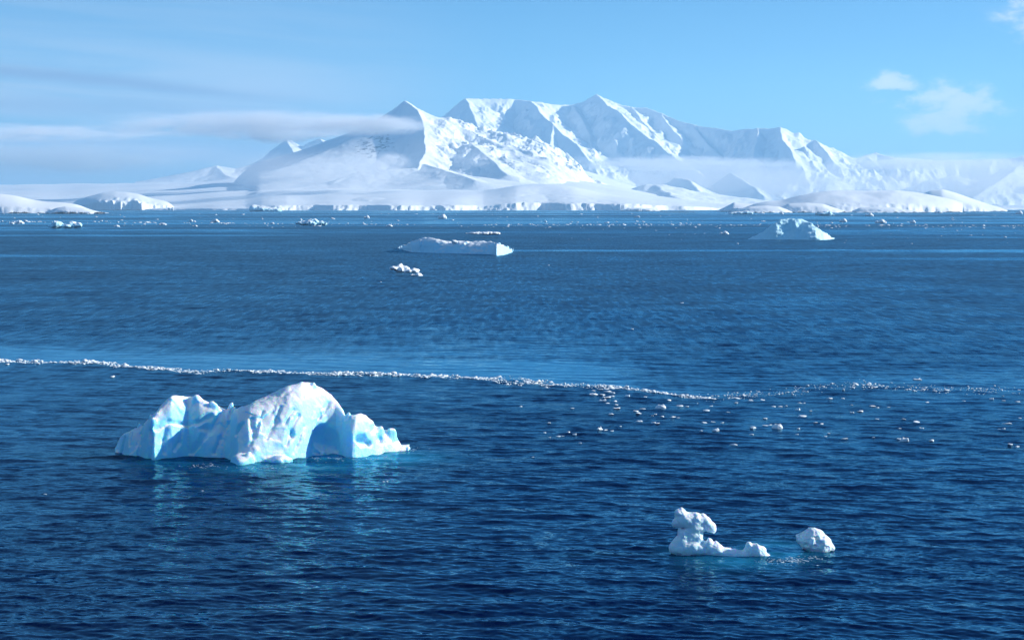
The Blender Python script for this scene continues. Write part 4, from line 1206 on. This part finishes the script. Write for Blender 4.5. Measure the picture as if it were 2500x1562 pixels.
pbo = mesh_np('snow_boulder', CH3[3][0] * np.array([1, 1, 2.2]), None, CH3[3][1]); pbo.materials.append(M_brash)
o = link('snow_boulder', pbo, None, (pb[0], pb[1], pb[2] - 0.5)); o.scale = (1.1, 1.1, 1.1)
tag(o, 'round white ice boulder resting on top of the tilted slab', 'ice boulder')

# ------------------------------------------------------------------ haze and low clouds
import bmesh
HAZE_D = 4.8e-5
x0, x1, y0, y1, z0, z1 = -40000, 40000, -40000, 40000, -45, 1420
bm = bmesh.new(); bmesh.ops.create_cube(bm, size=1.0)
for v_ in bm.verts:
    v_.co = ((x0 + x1) / 2 + v_.co.x * (x1 - x0), (y0 + y1) / 2 + v_.co.y * (y1 - y0), (z0 + z1) / 2 + v_.co.z * (z1 - z0))
hm = bpy.data.meshes.new('haze'); bm.to_mesh(hm); bm.free()
M_haze, t = new_mat('haze_air')
pv = t.n('ShaderNodeVolumePrincipled'); pv.inputs['Color'].default_value = (0.42, 0.74, 1.0, 1); pv.inputs['Density'].default_value = HAZE_D
pv.inputs['Anisotropy'].default_value = 0.2
t.t.links.new(pv.outputs[0], t.n('ShaderNodeOutputMaterial').inputs['Volume'])
tag(link('haze', hm, M_haze), 'thin pale blue sea air', kind='stuff')


def cloud(px0, px1, py0, py1, Y, thick, dens, label, sx=3.0, bias=0.0, seed=1.0, nscale=1.6):
    a = P(px0, (py0 + py1) / 2, Y); b = P(px1, (py0 + py1) / 2, Y)
    zt, zb = zat(py0, Y), zat(py1, Y)
    V_, T_ = ICO[3]
    me = mesh_np('cloud', V_, None, T_)
    mt, t = new_mat('cloud_vapour')
    tc = t.n('ShaderNodeTexCoord').outputs['Object']
    rr = t.v('LENGTH', tc)
    asp = (b[0] - a[0]) / (zt - zb)
    nvec = t.v('ADD', t.v('MULTIPLY', tc, (nscale * min(asp, 10) / sx, nscale, nscale)), (seed * 3.1, seed, seed * 1.7))
    nz_ = t.noise(nvec, 1.0, 6, 0.6, 0.6)[0]
    core = t.m('SUBTRACT', 1.0, rr)
    dn = t.m('ADD', t.m('MULTIPLY', core, 1.0), t.m('MULTIPLY', t.m('SUBTRACT', nz_, 0.56 - bias), 3.6))
    dn = t.m('MULTIPLY', t.m('MULTIPLY', t.ss(dn, 0.0, 1.3), t.ss(core, 0.0, 0.6)), dens)
    pv = t.n('ShaderNodeVolumePrincipled'); pv.inputs['Color'].default_value = (0.97, 0.98, 1.0, 1); t.put(pv.inputs['Density'], dn)
    pv.inputs['Anisotropy'].default_value = 0.0
    t.t.links.new(pv.outputs[0], t.n('ShaderNodeOutputMaterial').inputs['Volume'])
    o = link('cloud', me, mt, ((a[0] + b[0]) / 2, Y, (zt + zb) / 2))
    o.scale = ((b[0] - a[0]) / 2, thick / 2, (zt - zb) / 2)
    return tag(o, label, 'cloud')


cloud(120, 1100, 262, 346, 10600, 600, 0.008, 'flat grey white cloud band crossing the pointed peak from the left', 5.0, 0.14, 1.0, 2.2)
cloud(660, 1120, 272, 338, 10350, 400, 0.013, 'bright end of the cloud band lying right across the shoulder of the pointed peak', 4.0, 0.14, 14.0, 2.0)
cloud(-700, 640, 296, 356, 10900, 600, 0.008, 'thin level cloud streak reaching in from the left edge', 3.0, 0.08, 11.0)
cloud(480, 900, 300, 356, 16300, 900, 0.010, 'faint cloud strip hiding the tops of the distant twin peaks', 3.0, 0.08, 2.0)
cloud(420, 1100, 350, 500, 9500, 500, 0.0018, 'pale mist lying along the shaded foot of the pointed peak', 3.0, 0.25, 12.0, 1.2)  # veil on the lower flank, widened and thickened to lighten its shaded face
cloud(895, 1015, 362, 432, 9350, 300, 0.010, 'round soft puff of cloud on the lower flank of the pointed peak', 1.4, 0.10, 3.0)
cloud(1000, 1290, 350, 425, 9300, 300, 0.0035, 'thin veil of cloud over the right shoulder of the pointed peak', 2.0, 0.05, 4.0)
cloud(1230, 2050, 374, 426, 14300, 900, 0.0050, 'long level cloud band across the foot of the massif', 4.0, 0.12, 5.0)
cloud(1800, 2900, 366, 430, 12800, 900, 0.0045, 'long level cloud band running out to the right edge', 4.0, 0.12, 6.0)
cloud(1250, 2300, 380, 520, 13200, 1200, 0.0016, 'pale mist bank lying between the massif and the foothills', 4.0, 0.3, 7.0, 1.0)
cloud(1850, 2950, 385, 520, 11300, 1200, 0.0016, 'pale mist bank lying behind the big right island', 4.0, 0.3, 9.0, 1.0)
cloud(-500, 720, 330, 440, 15800, 900, 0.0020, 'pale mist bank lying over the far left glacier', 4.0, 0.2, 8.0, 1.2)
